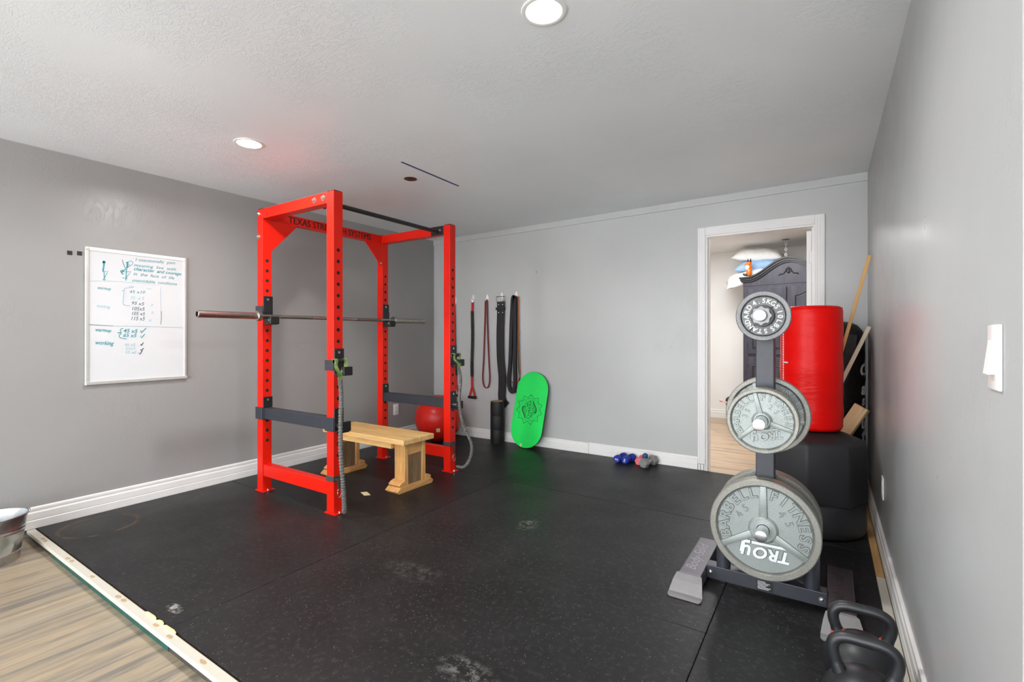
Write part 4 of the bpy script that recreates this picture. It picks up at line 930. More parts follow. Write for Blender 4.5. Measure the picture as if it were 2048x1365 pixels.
# ================================================================ WEIGHT TREE
TX = -0.235
tr = thing('plate_tree', 'black steel weight plate tree on two grey feet by the right wall', 'weight rack', (TX, 2.49, 0))
MB().box((TX-0.0375, 2.458, 0.078), (TX+0.0375, 2.533, 1.325), 0.004, 2).build('upright', 'charcoal', tr, smooth=0)
MB().box((-0.487, 2.463, 0.016), (0.003, 2.523, 0.078), 0.003, 2).build('crossbar', 'charcoal', tr, smooth=0)
for (x0, x1, fm, sm) in ((-0.585, -0.488, 'foot_grey', 'script_light'), (0.004, 0.101, 'foot_dark', 'script_dark')):
    f_ = MB(); f_.box((x0, 2.32, 0.060), (x1, 2.80, 0.068), 0.002, 1); f_.box((x0, 2.32, 0.004), (x0+0.006, 2.80, 0.062)); f_.box((x1-0.006, 2.32, 0.004), (x1, 2.80, 0.062)); f_.box((x0, 2.794, 0.004), (x1, 2.80, 0.062))
    ft = f_.build('foot', fm, tr, smooth=0)
    xm = (x0+x1)/2
    c_ = MB()
    prof = [(2.345, 0.0705, .044), (2.325, 0.0705, .056), (2.295, 0.052, .064), (2.262, 0.022, .071), (2.255, 0.012, .073), (2.232, 0.010, .073), (2.222, 0.007, .064)]
    A = []
    for (yy_, zz_, hw_) in prof:
        A.append([c_.bm.verts.new((xm-hw_, yy_, zz_)), c_.bm.verts.new((xm+hw_, yy_, zz_)), c_.bm.verts.new((xm+hw_, yy_, max(0.001, zz_-0.007))), c_.bm.verts.new((xm-hw_, yy_, max(0.001, zz_-0.007)))])
    for a_, b_ in zip(A[:-1], A[1:]):
        for i in range(4): c_.bm.faces.new((a_[i], a_[(i+1) % 4], b_[(i+1) % 4], b_[i]))
    c_.bm.faces.new(A[0]); c_.bm.faces.new(A[-1]); bmesh.ops.recalc_face_normals(c_.bm, faces=list(c_.bm.faces))
    cc = c_.build('foot_cap', 'foot_end', ft, smooth=0); cc['label'] = 'flared grey end cap of the foot'
    t_ = MB(); t_.text('Body-Solid', frame((xm+0.012, 2.55, 0.0684), (0, 1, 0), (-1, 0, 0)), size=0.07, extrude=0.0004, width=0.33, shear=0.35); t_.build('script', sm, ft, smooth=0)
for x in (-0.468, -0.018):
    q = MB(); q.cyl((x, 2.463, 0.047), (x, 2.459, 0.047), 0.011, seg=20); q.sphere((x, 2.459, 0.047), 0.009, (1, 0.6, 1), 14); q.build('bolt', 'zinc', tr)
for x in (-0.415, -0.055):
    MB().lathe([(0.024, 0), (0.031, 0), (0.031, 0.17), (0.024, 0.17)], 28, Matrix.Translation((x, 2.493, 0.0785)), True).build('bar_holder', 'charcoal', tr)
lb_ = MB().box((TX-0.035, 2.4618, 0.022), (TX+0.033, 2.4628, 0.068)).build('label_plate', 'plastic_black', tr, smooth=0)
ln = MB()
for k in range(6): ln.box((TX-0.030, 2.4612, 0.060-k*0.0065), (TX-0.030+0.058*(0.55+0.45*((k*37) % 10)/10), 2.4617, 0.0622-k*0.0065))
ln.build('print_lines', 'white_print', lb_, smooth=0)
PEG = [(0.326, 2.296), (0.815, 2.222), (1.271, 2.252)]
for (z, ytip) in PEG:
    MB().cyl((TX, 2.458, z), (TX, ytip, z), 0.0245, seg=32, bev=0.002).build('peg', 'chrome', tr)
    MB().cyl((TX, 2.533, z), (TX, 2.70, z), 0.0245, seg=32, bev=0.002).build('peg', 'chrome', tr)
def arc_text(m, F_, word, rad, a0, a1, size, ext, bold=0.0, zoff=0.0):
    n = len(word)
    for i, ch in enumerate(word):
        if ch == ' ': continue
        a = math.radians(a0+(a1-a0)*(i/(n-1) if n > 1 else 0.5))
        m.text(ch, F_ @ Matrix.Rotation(a-PI/2, 4, 'Z') @ Matrix.Translation((0, rad, zoff)), size=size, extrude=ext, bold=bold)
def weight_plate(name, label, y, z, R, th, rot, letters, group, num='45', flip=False):
    """front face at y looking towards -Y"""
    t = thing(name, label, 'weight plate', (TX, y, z-R), 0, group)
    F_ = frame((TX, y, z), (1, 0, 0), (0, 0, 1)) @ Matrix.Rotation(rot, 4, 'Z')   # local z towards the camera
    ri = R*0.875; dp = 0.011; hr = R*0.25
    # rim and recessed web
    MB().lathe([(ri-0.003, -dp), (ri, -0.003), (ri+0.003, 0), (R-0.004, 0), (R, -0.004), (R, -th+0.004), (R-0.004, -th), (ri+0.003, -th), (ri, -th+0.003), (ri-0.003, -th+dp)], 96, F_, True).build('rim', 'plate_rim', t, smooth=40)
    w_ = MB(); w_.lathe([(0.0262, 0.0), (hr-0.004, 0.0), (hr, -0.003), (hr+0.006, -dp), (ri-0.0025, -dp), (ri-0.0025, -th+dp), (hr+0.006, -th+dp), (hr, -th+0.003), (hr-0.004, -th), (0.0262, -th)], 96, F_, True)
    for k in range(3):
        a = PI/2+2*PI*k/3
        f2 = F_ @ Matrix.Rotation(a-PI/2, 4, 'Z')
        wd0, wd1 = R*0.056, R*0.066
        w_.prism([(-wd1*1.2, hr*0.9), (wd1*1.2, hr*0.9), (wd0, ri*0.995), (-wd0, ri*0.995)], dp*0.8, f2 @ Matrix.Translation((0, 0, -dp-0.0005)), dp*0.2)
    # shade painted dark along the spokes and inside the rim
    w_.use('shade_grime')
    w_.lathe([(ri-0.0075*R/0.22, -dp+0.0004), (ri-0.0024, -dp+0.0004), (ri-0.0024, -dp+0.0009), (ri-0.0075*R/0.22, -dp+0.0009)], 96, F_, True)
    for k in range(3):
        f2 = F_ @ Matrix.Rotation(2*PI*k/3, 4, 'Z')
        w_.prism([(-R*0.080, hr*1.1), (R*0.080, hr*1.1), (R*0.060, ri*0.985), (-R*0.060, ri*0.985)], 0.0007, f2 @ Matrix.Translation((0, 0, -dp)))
    if letters:
        sz = R*0.275; gb_ = 0.0030*R/0.22
        rows = (('BARBELL', R*0.635, 197, 105, sz, 0.0040, gb_), ('FITNESS', R*0.635, 75, -17, sz, 0.0040, gb_), (num, R*0.425, 153, 131, sz*0.78, 0.0034, 0), (num, R*0.425, 49, 24, sz*0.78, 0.0034, 0))
        for (tx, rd, a0, a1, z_, ex, gb2) in rows:
            if gb2: arc_text(w_, F_, tx, rd, a0, a1, z_, 0.0012, gb2, -dp)  # dark letter outlines, painted shade and dirt together
        fl = F_ @ Matrix.Rotation(PI, 4, 'Z')
        def logo(ex, bo):
            ts = R*0.31
            w_.text('TRO', fl @ Matrix.Translation((-0.16*R, R*0.375, -dp)), size=ts, extrude=ex, width=R*0.64, shear=0.2, bold=bo)
            w_.text('u', fl @ Matrix.Translation((0.295*R, R*0.38, -dp)), size=ts*1.34, extrude=ex, width=R*0.19, shear=0.2, bold=bo)
            w_.prism([(0.325*R-bo, R*0.275-bo), (0.375*R+bo, R*0.275-bo), (0.425*R+bo, R*0.52), (0.375*R-bo, R*0.52)], ex*0.97, fl @ Matrix.Translation((0, 0, -dp)))
            w_.prism([(0.24*R-bo, R*0.275-bo), (0.33*R, R*0.275-bo), (0.34*R, R*0.315+bo), (0.25*R-bo, R*0.315+bo)], ex*0.96, fl @ Matrix.Translation((0, 0, -dp)))
            w_.box((-R*0.47-bo, R*0.283-bo, -dp), (R*0.20+bo, R*0.314+bo, -dp+ex*0.9), 0, 1, fl)
        logo(0.0012, 0.0045*R/0.22)
        w_.use('plate')
        for (tx, rd, a0, a1, z_, ex, gb2) in rows:
            if not gb2: w_.use('plate_dark')
            arc_text(w_, F_, tx, rd, a0, a1, z_, ex, 0.0005 if gb2 else 0, -dp)
        w_.use('plate_white' if num == '45' else 'plate')
        logo(0.0042, 0.0022*R/0.22)
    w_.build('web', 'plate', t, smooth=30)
    return t
g45, g25 = 'big grey plates on the lowest pegs', 'medium grey plates on the middle pegs'
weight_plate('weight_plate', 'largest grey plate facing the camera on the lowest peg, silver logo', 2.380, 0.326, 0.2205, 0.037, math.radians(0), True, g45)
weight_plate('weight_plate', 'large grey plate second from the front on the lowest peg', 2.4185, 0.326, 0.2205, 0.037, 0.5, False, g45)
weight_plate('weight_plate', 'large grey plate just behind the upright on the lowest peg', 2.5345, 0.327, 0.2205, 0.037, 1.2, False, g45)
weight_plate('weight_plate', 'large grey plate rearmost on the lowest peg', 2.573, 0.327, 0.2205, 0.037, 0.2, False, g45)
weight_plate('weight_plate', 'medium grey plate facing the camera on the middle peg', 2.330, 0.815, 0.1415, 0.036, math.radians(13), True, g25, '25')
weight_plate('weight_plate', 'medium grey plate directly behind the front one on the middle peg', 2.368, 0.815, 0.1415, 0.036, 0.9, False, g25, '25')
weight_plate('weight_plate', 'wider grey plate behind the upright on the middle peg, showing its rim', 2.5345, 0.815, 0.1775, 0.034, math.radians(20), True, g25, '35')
# small iron plate on the top peg
t = thing('weight_plate', 'small dark iron plate with ring of raised lettering on the top peg', 'weight plate', (TX+0.003, 2.36, 1.271-0.1085))
F_ = frame((TX+0.003, 2.345, 1.271), (1, 0, 0), (0, 0, 1)); R = 0.1085
MB().lathe([(R*0.80, -0.007), (R*0.82, -0.001), (R*0.845, 0), (R*0.97, 0), (R, -0.003), (R, -0.022), (R*0.97, -0.025), (R*0.845, -0.025), (R*0.80, -0.018)], 80, F_, True).build('rim', 'plate_small', t, smooth=40)
m = MB(); m.lathe([(0.0262, 0.0), (R*0.40, 0.0), (R*0.425, -0.003), (R*0.44, -0.007), (R*0.802, -0.007), (R*0.802, -0.018), (R*0.425, -0.018), (0.0262, -0.025)], 80, F_, True)
m.use('hole')
for a in (47, 231):
    m.box((R*0.43, -0.0016, -0.0065), (R*0.80, 0.0016, -0.0052), 0, 1, F_ @ Matrix.Rotation(math.radians(a), 4, 'Z'))
m.lathe([(R*0.775, -0.0066), (R*0.80, -0.0066), (R*0.80, -0.0061), (R*0.775, -0.0061)], 80, F_, True)  # recess shade inside the rim painted as a dark ring
m.use('plate_small_letter')
arc_text(m, F_, '4.5KGS', R*0.525, 121, 36, R*0.26, 0.0022, 0.0004, -0.007); arc_text(m, F_, '10LBS', R*0.525, 15, -57, R*0.26, 0.0022, 0.0004, -0.007); arc_text(m, F_, 'STANDARD', R*0.525, -81, -216, R*0.26, 0.0022, 0.0004, -0.007)
m.build('web', 'plate_small_web', t, smooth=30)
# collar on the top peg
t = thing('bar_collar', 'chrome star collar locking the small plate on the top peg', 'collar', (TX, 2.32, 1.235))
F_ = frame((TX, 2.343, 1.271), (1, 0, 0), (0, 0, 1))
MB().lathe([(0.0255, 0.0), (0.046, 0.0), (0.047, 0.003), (0.046, 0.010), (0.0255, 0.010)], 48, F_, True).build('washer', 'black', t)
nut = MB(); pts = []
for i in range(72):
    a = 2*PI*i/72; q = math.cos(8*a); rr = 0.037+0.0035*max(-0.6, q)
    pts.append((rr*math.cos(a), rr*math.sin(a)))
inn = [(0.0253*math.cos(2*PI*i/72), 0.0253*math.sin(2*PI*i/72)) for i in range(72)]
bm2 = bmesh.new(); ring = []
for zz in (0.0105, 0.036):
    ring.append(([bm2.verts.new((p[0], p[1], zz)) for p in pts], [bm2.verts.new((p[0], p[1], zz)) for p in inn]))
for i in range(72):
    j = (i+1) % 72
    bm2.faces.new((ring[0][0][i], ring[0][0][j], ring[1][0][j], ring[1][0][i])); bm2.faces.new((ring[1][1][i], ring[1][1][j], ring[0][1][j], ring[0][1][i]))
    bm2.faces.new((ring[1][0][i], ring[1][0][j], ring[1][1][j], ring[1][1][i])); bm2.faces.new((ring[0][0][j], ring[0][0][i], ring[0][1][i], ring[0][1][j]))
bmesh.ops.recalc_face_normals(bm2, faces=list(bm2.faces))
nut._add(bm2, F_); nut.build('star_nut', 'steel_dark', t, smooth=30)

# ================================================================ FREE-STANDING BAG
SX, SY = -0.083, 3.555
fb = thing('punching_bag', 'red free-standing punching bag on a black eight-sided base', 'punching bag', (SX, SY, 0))
Tm = Matrix.Translation((SX, SY, 0))
o = MB()
o.lathe([(0, 0.002), (0.262, 0.002), (0.281, 0.016), (0.285, 0.05), (0.283, 0.165), (0.272, 0.195), (0.25, 0.205), (0, 0.205)], 64, Tm)
r8 = 0.268/math.cos(PI/8)
o.lathe([(0, 0.19), (r8*0.985, 0.19), (r8, 0.23), (r8, 0.515), (r8*0.975, 0.545), (r8*0.90, 0.562), (r8*0.55, 0.598), (0.0, 0.605)], 8, Tm @ Matrix.Rotation(math.radians(42.5), 4, 'Z'))
bs = o.build('base', 'base_black', fb, smooth=0)
bv = bs.modifiers.new('round', 'BEVEL'); bv.width = 0.016; bv.segments = 3; bv.limit_method = 'ANGLE'; bv.angle_limit = math.radians(20)
bs.data.shade_smooth()
prof = [(0, 0.606), (0.13, 0.606), (0.158, 0.612), (0.168, 0.63)]
for i in range(30):
    z = 0.63+0.69*(i+1)/31; prof.append((0.169+0.0022*math.sin(z*37)*math.sin(z*11), z))
prof += [(0.168, 1.335), (0.164, 1.352), (0.15, 1.364), (0.12, 1.368), (0, 1.37)]
MB().lathe(prof, 72, Tm).build('padded_bag', 'bag_red', fb, smooth=50)
sm_ = MB(); sm_.lathe([(0.1645, 1.350), (0.1675, 1.352), (0.1665, 1.355), (0.1635, 1.354)], 72, Tm, True); sm_.build('top_seam', 'bag_red', fb)
a = math.radians(212)
sw_ = MB()
for i in range(40):
    z0 = 0.66+i*0.016
    p = Vector((SX+0.1712*math.cos(a), SY+0.1712*math.sin(a), z0)); sw_.box(p-Vector((.002, .002, 0)), p+Vector((.002, .002, .012)))
o_ = sw_.build('seam_stitching', 'white_print', fb, smooth=0)
q = MB(); q.box((-0.004, -0.006, 0), (0.045, 0.003, 0.0025), 0, 1, frame((SX+0.171*math.cos(a+0.05), SY+0.171*math.sin(a+0.05), 1.02), (-math.sin(a), math.cos(a), 0), (0, 0, 1))); q.build('tag', 'white_print', fb, smooth=0)

# ================================================================ HEAVY BAG IN THE CORNER
HX, HY, HR = 0.066, 4.262, 0.168
hb = thing('heavy_bag', 'black leather heavy bag with white lettering standing in the back right corner', 'punching bag', (HX, HY, 0))
prof = [(0, 0.002), (0.14, 0.002), (0.162, 0.02)]
for i in range(36):
    z = 0.04+1.08*i/35; prof.append((HR-0.004*abs(math.sin(z*14))-0.002*math.sin(z*41), z))
prof += [(0.165, 1.16), (0.152, 1.215), (0.122, 1.258), (0.08, 1.282), (0, 1.29)]
hbody = MB().lathe(prof, 56, Matrix.Translation((HX, HY, 0)))
def on_bag(a, z, dr=0.003): return Vector((HX+(HR+dr)*math.cos(a), HY+(HR+dr)*math.sin(a), z))
lt = MB()
for ch, py, s in (('C', 752, .12), ('a', 790, .12), ('s', 812, .10), ('s', 838, .08), ('u', 858, .11), ('t', 888, .15), ('o', 922, .12), ('k', 955, .12)):
    zz = CAMH-(py-CY)/FPX*3.36
    aa = math.radians(-27)
    nn = Vector((math.cos(aa), math.sin(aa), 0)); tx = Vector((-math.sin(aa), math.cos(aa), 0))
    b0 = MB(); b0.text(ch, Matrix.Identity(4), size=s, extrude=0.0006, bold=0.004, shear=0.15)
    for v in b0.bm.verts:
        ang = aa+v.co.x/HR; v.co = on_bag(ang, zz+v.co.y, 0.0005+0.001*(v.co.z > 0))
    me = bpy.data.meshes.new('x'); b0.bm.to_mesh(me); b0.bm.free(); lt.bm.from_mesh(me); bpy.data.meshes.remove(me)
hbody.take(lt, 'white_print').build('bag_body', 'bag_black', hb, smooth=60)
MB().strap([on_bag(math.radians(-62), 1.19, 0.006), on_bag(math.radians(-66), 1.05, 0.006), on_bag(math.radians(-78), 0.92, 0.006), on_bag(math.radians(-86), 0.84, 0.006)], 0.062, 0.005, up=(0.35, -0.93, 0)).build('hanging_strap', 'web_black', hb)
q = MB()
for z in (1.12, 1.03): q.box((-0.008, -0.006, 0), (0.008, 0.006, 0.003), 0, 1, frame(on_bag(math.radians(-79), z, 0.002), (0.98, 0.19, 0), (0, 0, 1)))
q.build('strap_stitch', 'web_red', hb, smooth=0)
# leaning sticks and stud
def leaning(name, label, p_top, p_bot, wx, wy, mat, cat, roll=0.0):
    a = Vector(p_bot); b2 = Vector(p_top); d = (b2-a); L = d.length; d.normalize()
    yv = Vector((0, 1, 0)); xv = yv.cross(d).normalized(); cr, sr = math.cos(roll), math.sin(roll); xv, yv = xv*cr-yv*sr, yv*cr+xv*sr
    m4 = Matrix((xv, yv, d)).transposed().to_4x4(); m4.translation = a
    m = MB(); m.box((-wx/2, -wy/2, 0), (wx/2, wy/2, L), 0.002, 1)
    o = m.build(name, mat, smooth=0); o.matrix_world = m4
    return tag(o, label, cat)
leaning('wood_stick', 'long thin golden wooden stick leaning in the back right corner', (0.2425, 4.045, 1.728), (-0.165, 4.045, 0.008), 0.021, 0.021, 'stick', 'stick')
leaning('wood_stick', 'pale thin stick, the shorter one, leaning before the black bag', (0.240, 4.012, 1.246), (-0.26, 4.012, 0.008), 0.024, 0.024, 'stick_pale', 'stick')
leaning('wood_stud', 'thick knotty pine offcut leaning on the right wall behind the black base', (0.198, 3.945, 0.712), (-0.172, 3.945, 0.03), 0.086, 0.04, 'stud', 'lumber', math.radians(24))

# ================================================================ KETTLEBELLS
def kettlebell(x, y, label, bands, k=1.0):
    t = thing('kettlebell', label, 'kettlebell', (x, y, 0), 0, 'black kettlebells at the right wall')
    prof = [(0, 0.0), (0.060, 0.0), (0.066, 0.004)]
    for i in range(30):
        a = -1.0+2.5*i/29; prof.append((0.108*math.cos(a), 0.098+0.104*math.sin(a)))
    prof.append((0, 0.202))
    MB().lathe([(p[0]*(1+(k-1)*0.4), p[1]*k) for p in prof], 56, Matrix.Translation((x, y, 0))).build('body', 'kettle', t, smooth=50)
    pts = bez([(x+a_*q, y, z_) for a_, z_, q in ((0.054, 0.165, -1), (0.0675, 0.200, -1), (0.0775, 0.238, -1), (0.071, 0.266, -1), (0.046, 0.2805, -1), (0, 0.2825, 1), (0.046, 0.2805, 1), (0.071, 0.266, 1), (0.0775, 0.238, 1), (0.0675, 0.200, 1), (0.054, 0.165, 1))], 10)
    pts = [Vector((p.x, p.y, p.z*k)) for p in pts]
    h = MB().tube(pts, lambda u: 0.0168+0.007*max(0, (abs(u-0.5)-0.38)/0.12), 20, up=(0, 1, 0.01)).build('handle', 'kettle', t, smooth=60)
    if bands:
        for s_ in (-1, 1):
            pq = bez([(x+s_*0.057, y, 0.172), (x+s_*0.062, y, 0.186), (x+s_*0.067, y, 0.1985)], 6)
            MB().tube(pq, lambda u: 0.0252-0.0055*u, 20, up=(0, 1, 0.01)).build('colour_band', 'orange', t, smooth=60)
    return t
kettlebell(0.096, 1.955, 'black kettlebell with orange bands at its handle, behind the plain one', True)
kettlebell(0.092, 1.735, 'plain black kettlebell nearest the camera at the bottom right', False, 1.04)

# ================================================================ TUB
TBX, TBY = -3.80, 0.545
tb = thing('metal_tub', 'oval galvanised metal tub on the plank floor at the left wall', 'tub', (TBX, TBY, FLOOR))
a_, b_ = 0.166, 0.242
Tm = Matrix.Translation((TBX, TBY, FLOOR))
pr = [(0, 0.012), (0.80, 0.012), (0.80, 0.0), (0.835, 0.0), (0.853, 0.046), (0.862, 0.050), (0.853, 0.054), (0.91, 0.150), (0.925, 0.155), (0.925, 0.162), (0.917, 0.167), (0.93, 0.174), (0.932, 0.181), (0.925, 0.185), (0.965, 0.238), (0.985, 0.240), (0.992, 0.245), (0.985, 0.250), (0.96, 0.248), (0.91, 0.18), (0.82, 0.02), (0, 0.018)]
MB().lathe(pr, 72, Tm, False, a_, b_).build('bucket_wall', 'galv', tb, smooth=30)
q = MB(); q.tube([(TBX-0.03*math.cos(u), TBY+0.236, FLOOR+0.245+0.010*abs(math.sin(u))) for u in [PI*i/12 for i in range(13)]], 0.004, 8); q.build('handle', 'zinc', tb)

# ================================================================ THINGS IN THE NEXT ROOM
WX, WY = -0.40, 6.95; wrot = math.radians(-12)
wd = thing('wardrobe', 'tall charcoal wardrobe with arched crown in the next room', 'wardrobe', (WX, WY, FLOOR), wrot)
WMt = Matrix.Translation((WX, WY, 0)) @ Matrix.Rotation(wrot, 4, 'Z')
hwid = 0.545
def lbox(lo, hi, bev=0.0): return MB().box(lo, hi, bev, 2, WMt)
lbox((-hwid, 0, FLOOR+0.0), (hwid, 0.52, 1.84), 0.004).build('carcass', 'wardrobe', wd, smooth=0)
def crown(u):
    t_ = min(1, max(0, (abs(u))/0.46)); s_ = 0.5+0.5*math.cos(PI*t_)
    return 1.905+0.215*s_
us = [-hwid-0.0+i*(2*hwid)/48 for i in range(49)]
pf_ = [(u, crown(u)) for u in us]
m = MB(); m.prism([(-hwid, 1.8405)]+[(hwid, 1.8405)]+[(u, z) for u, z in reversed(pf_)], -0.03, WMt @ frame((0, -0.005, 0), (1, 0, 0), (0, 0, 1))); m.build('frieze', 'wardrobe', wd, smooth=0)
m = MB()
for (off, dpt, th) in ((0.055, -0.062, 0.022), (0.030, -0.045, 0.024), (0.008, -0.028, 0.022)):
    top = [(u*(1+0.06*(dpt/-0.062)), crown(u)+off) for u in us]; bot = [(u*(1+0.06*(dpt/-0.062)), crown(u)+off-th) for u in us]
    m.prism(bot+top[::-1], -0.03-0.0+dpt*-1.0+0.0 if False else 0.09, WMt @ frame((0, 0.03, 0), (1, 0, 0), (0, 0, 1)) @ Matrix.Translation((0, 0, -0.09+abs(dpt)+0.03)))
m.build('crown_moulding', 'wardrobe_dark', wd, smooth=0)
orn = MB()
for s_ in (-1, 1):
    orn.tube([WMt @ p for p in bez([(0, -0.012, 1.985), (s_*0.03, -0.012, 2.0), (s_*0.06, -0.012, 1.965), (s_*0.09, -0.012, 1.965), (s_*0.11, -0.012, 1.95)], 6)], 0.0065, 8, up=(0.01, 1, 0))
    orn.tube([WMt @ p for p in bez([(0, -0.012, 2.01), (s_*0.018, -0.012, 2.03), (s_*0.03, -0.012, 2.005), (s_*0.02, -0.012, 1.985)], 6)], 0.006, 8, up=(0.01, 1, 0))
    orn.sphere((0, 0, 0), 0.010, (1, 0.6, 1), 10, WMt @ Matrix.Translation((s_*0.105, -0.012, 1.955)))
orn.sphere((0, 0, 0), 0.02, (1, 0.6, 1.2), 12, WMt @ Matrix.Translation((0, -0.012, 1.99))); orn.sphere((0, 0, 0), 0.012, (1, 0.6, 1.3), 12, WMt @ Matrix.Translation((0, -0.012, 2.035)))
orn.build('carved_ornament', 'wardrobe_dark', wd)
def arch(x0, x1, z0, z1, rise, n=14):
    P = [(x0, z0), (x1, z0), (x1, z1)]
    for i in range(n+1):
        t_ = i/n; x = x1+(x0-x1)*t_; q = 0.5-0.5*math.cos(2*PI*t_); P.append((x, z1+rise*q))
    return P
for (x0, x1) in ((-0.48, -0.02), (0.02, 0.48)):
    for (z0, z1, rs) in ((0.94, 1.80, 0.05), (0.10, 0.90, 0.0)):
        dr_ = MB().box((x0, -0.022, z0), (x1, -0.0005, z1), 0.004, 2, WMt).build('door', 'wardrobe', wd, smooth=0)
        ix0, ix1, iz0, iz1 = x0+0.075, x1-0.075, z0+0.09, z1-0.13
        pa = arch(ix0, ix1, iz0, iz1, rs+0.001)
        m = MB(); m.prism(pa, 0.010, WMt @ frame((0, -0.022, 0), (1, 0, 0), (0, 0, 1)), 0.004); m.build('raised_panel', 'wardrobe', dr_, smooth=0)
        m = MB(); pts = [WMt @ Vector((p[0]*1.0+(0.012 if p[0] > (ix0+ix1)/2 else -0.012), -0.024, p[1]+(0.014 if p[1] > (iz0+iz1)/2 else -0.014))) for p in pa]; m.tube(pts, 0.007, 8, True, up=(0.2, 1, 0)); m.build('bead', 'wardrobe_dark', dr_)
        kx = x1-0.03 if x0 < 0 else x0+0.03
        m = MB(); m.sphere((0, 0, 0), 0.014, (1, 1, 1), 12, WMt @ Matrix.Translation((kx, -0.036, (z0+z1)/2))); m.build('knob', 'wardrobe_dark', dr_)
        hx_ = x0-0.006 if x0 < 0 else x1+0.006
        for zq in (z0+0.12, z1-0.12):
            m = MB(); m.cyl(WMt @ Vector((hx_, -0.012, zq-0.03)), WMt @ Vector((hx_, -0.012, zq+0.03)), 0.005, seg=8); m.build('hinge', 'wardrobe_dark', dr_)
# pillows on top: puffed grids
def pillow(label, c, sx, sy, h, rot, mat, group='bedding on the wardrobe'):
    m = MB(); n = 18; top = {}; bot = {}
    for i in range(n+1):
        for j in range(n+1):
            u = -1+2*i/n; v_ = -1+2*j/n
            e = max(0, (1-abs(u)**2.6))*max(0, (1-abs(v_)**2.6)); e = e**0.45
            pin = 1-0.10*(1-abs(v_))*0 - 0.07*(u*u*(1-v_*v_)+v_*v_*(1-u*u))
            wv = 0.05*math.sin(7*u+3*v_)+0.04*math.sin(11*v_-4*u)
            x = u*sx*pin; y_ = v_*sy*pin
            top[i, j] = m.bm.verts.new((x, y_, h*e*(1+wv)))
            bot[i, j] = top[i, j] if (i in (0, n) or j in (0, n)) else m.bm.verts.new((x, y_, -h*0.55*e*(1-wv)))
    for i in range(n):
        for j in range(n):
            m.bm.faces.new((top[i, j], top[i+1, j], top[i+1, j+1], top[i, j+1]))
            q = (bot[i, j], bot[i, j+1], bot[i+1, j+1], bot[i+1, j])
            if len(set(q)) == 4: m.bm.faces.new(q)
    bmesh.ops.recalc_face_normals(m.bm, faces=list(m.bm.faces))
    m.bm.transform(Matrix.Translation(c) @ rot)
    return tag(m.build('pillow', mat, smooth=80), label, 'pillow', group)
E3 = lambda x, y, z: Matrix.Rotation(z, 4, 'Z') @ Matrix.Rotation(y, 4, 'Y') @ Matrix.Rotation(x, 4, 'X')
pillow('white pillow drooping over the left end of the wardrobe, under the blue one', (-0.89, 7.26, 1.975), 0.30, 0.22, 0.115, E3(0.3, -0.34, 0.1), 'pillow')
pillow('pale blue pillow sandwiched between two white pillows on the wardrobe', (-0.77, 7.27, 2.135), 0.27, 0.20, 0.095, E3(0.3, -0.05, -0.1), 'pillow_blue')
pillow('white pillow topmost on the wardrobe, against the wall', (-0.78, 7.31, 2.262), 0.31, 0.20, 0.105, E3(0.25, 0.08, 0.0), 'pillow')
# fox figurine on the left end of the wardrobe top
fx = thing('fox_figurine', 'small orange fox figurine with black ears on the wardrobe', 'figurine', (-0.86, 6.99, 1.965))
fc = Vector((-0.852, 6.985, 1.967)); q = MB()
q.sphere((0, 0, 0), 0.05, (0.72, 0.72, 1.15), 20, Matrix.Translation(fc+Vector((0, 0, 0.055))))
q.sphere((0, 0, 0), 0.034, (0.85, 0.8, 1.25), 16, Matrix.Translation(fc+Vector((0.002, -0.004, 0.115))))
q.sphere((0, 0, 0), 0.032, (1.1, 1.0, 0.9), 16, Matrix.Translation(fc+Vector((-0.004, -0.008, 0.160))))
q.cyl(fc+Vector((-0.02, -0.012, 0.158)), fc+Vector((-0.066, -0.03, 0.148)), 0.020, 0.004, 14)
q.build('body', 'fox', fx, smooth=60)
for (dx, dy) in ((-0.012, 0.006), (0.016, -0.006)):
    q = MB(); q.cyl(fc+Vector((dx, dy, 0.178)), fc+Vector((dx*1.25, dy, 0.228)), 0.015, 0.002, 10); q.build('ear', 'fox_black', fx)
q = MB(); q.sphere((0, 0, 0), 0.026, (0.9, 0.7, 1.35), 14, Matrix.Translation(fc+Vector((-0.018, -0.02, 0.112)))); q.build('bib', 'fox_white', fx)
q = MB(); q.tube(bez([fc+Vector((0.0, 0.0, 0.016)), fc+Vector((-0.045, -0.012, 0.016)), fc+Vector((-0.072, -0.02, 0.03))], 8), lambda u: 0.017*(1-0.6*abs(u-0.4)), 12); q.build('tail', 'fox_black', fx)
# hook and chain from the bedroom ceiling
chx, chy = -0.437, 7.08
ch = thing('hanging_chain', 'thin white chain hanging from a ceiling plate above the wardrobe', 'chain', (chx, chy, 2.05))
MB().lathe([(0, -0.012), (0.02, -0.012), (0.045, -0.004), (0.048, 0.0), (0, 0.0)], 28, Matrix.Translation((chx, chy, 2.4195))).build('ceiling_plate', 'steel', ch)
z = 2.385; k = 0
while z > 2.06:
    a = PI/2*(k % 2); d_ = Vector((math.cos(a), math.sin(a), 0))
    hl = 0.045 if k == 0 else 0.02
    pts = [Vector((chx, chy, z))+d_*(0.011*math.cos(u))+Vector((0, 0, hl*math.sin(u))) for u in [2*PI*i/16 for i in range(16)]]
    MB().tube(pts, 0.0032, 6, True, up=Vector((-d_.y, d_.x, 0))).build('link', 'zinc', ch); z -= (hl+0.02)*0.92 if k == 0 else 0.034; k += 1
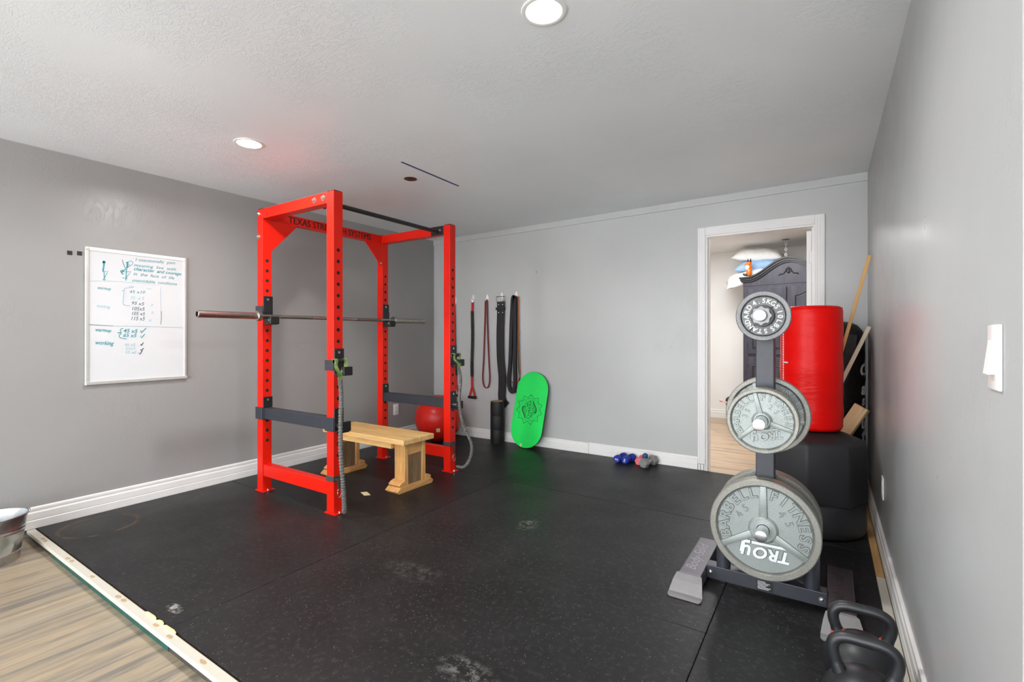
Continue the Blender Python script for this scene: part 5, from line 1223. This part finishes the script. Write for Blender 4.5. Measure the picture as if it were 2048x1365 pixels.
# black bin with a pale pink rope toy
bi = thing('waste_bin', 'black bin beside the wardrobe seen past the plates', 'bin', (-1.09, 7.42, FLOOR))
MB().lathe([(0, 0), (0.085, 0), (0.09, 0.01), (0.115, 0.28), (0.119, 0.285), (0.112, 0.285), (0.086, 0.014), (0, 0.014)], 36, Matrix.Translation((-1.09, 7.42, FLOOR))).build('bucket', 'bin', bi)
MB().lathe([(0.118, 0.287), (0.121, 0.30), (0.112, 0.34), (0.08, 0.365), (0, 0.372), (0, 0.287)], 36, Matrix.Translation((-1.09, 7.42, FLOOR))).build('lid', 'bin', bi)
q = MB(); q.tube(bez([(-1.00, 7.285, 0.205), (-1.15, 7.28, 0.24), (-1.245, 7.30, 0.265)], 8), 0.011, 10); q.sphere((-1.252, 7.295, 0.267), 0.02, (1.2, 0.8, 0.8), 12); q.sphere((-1.248, 7.305, 0.257), 0.018, (1, 0.8, 0.8), 12)
q.build('rope_tail', 'pink_pale', bi)

# ================================================================ LIGHT, SKY, CAMERA
for (x, y) in ((-2.97, -0.6), (-0.88, -0.6)):  # unseen lamps added behind the camera for soft fill
    li = bpy.data.lights.new('recessed_lamp', 'AREA'); li.shape = 'DISK'; li.size = 0.14; li.energy = 10; li.color = (1.0, 0.985, 0.965); li.spread = math.radians(165)
    lo = bpy.data.objects.new('recessed_lamp', li); C.objects.link(lo); lo.location = (x, y, ceil_z(x, y)-0.012)
li = bpy.data.lights.new('bedroom_lamp', 'AREA'); li.shape = 'DISK'; li.size = 1.1; li.energy = 62; li.color = (0.97, 0.985, 1.0)
lo = bpy.data.objects.new('bedroom_lamp', li); C.objects.link(lo); lo.location = (-1.0, 5.9, 2.40)
W = bpy.data.worlds.new('daylight'); scene.world = W; W.use_nodes = True
nt = W.node_tree; bg = nt.nodes['Background']
bg.inputs['Color'].default_value = (0.93, 0.96, 1.0, 1); bg.inputs['Strength'].default_value = 7.8

cam = bpy.data.cameras.new('camera'); co = bpy.data.objects.new('camera', cam); C.objects.link(co)
cam.sensor_width = 36; cam.sensor_fit = 'HORIZONTAL'; cam.lens = FPX/2048*36; cam.shift_y = -(682.5-CY)/2048; cam.clip_start = 0.02
co.location = (0, 0, CAMH); co.rotation_euler = (PI/2, 0, YAW)
scene.camera = co
vs = scene.view_settings
vs.view_transform = 'Standard'; vs.look = 'None'; vs.gamma = 1; vs.exposure = 0.1; vs.use_curve_mapping = False
scene.cycles.max_bounces = 8; scene.cycles.diffuse_bounces = 5
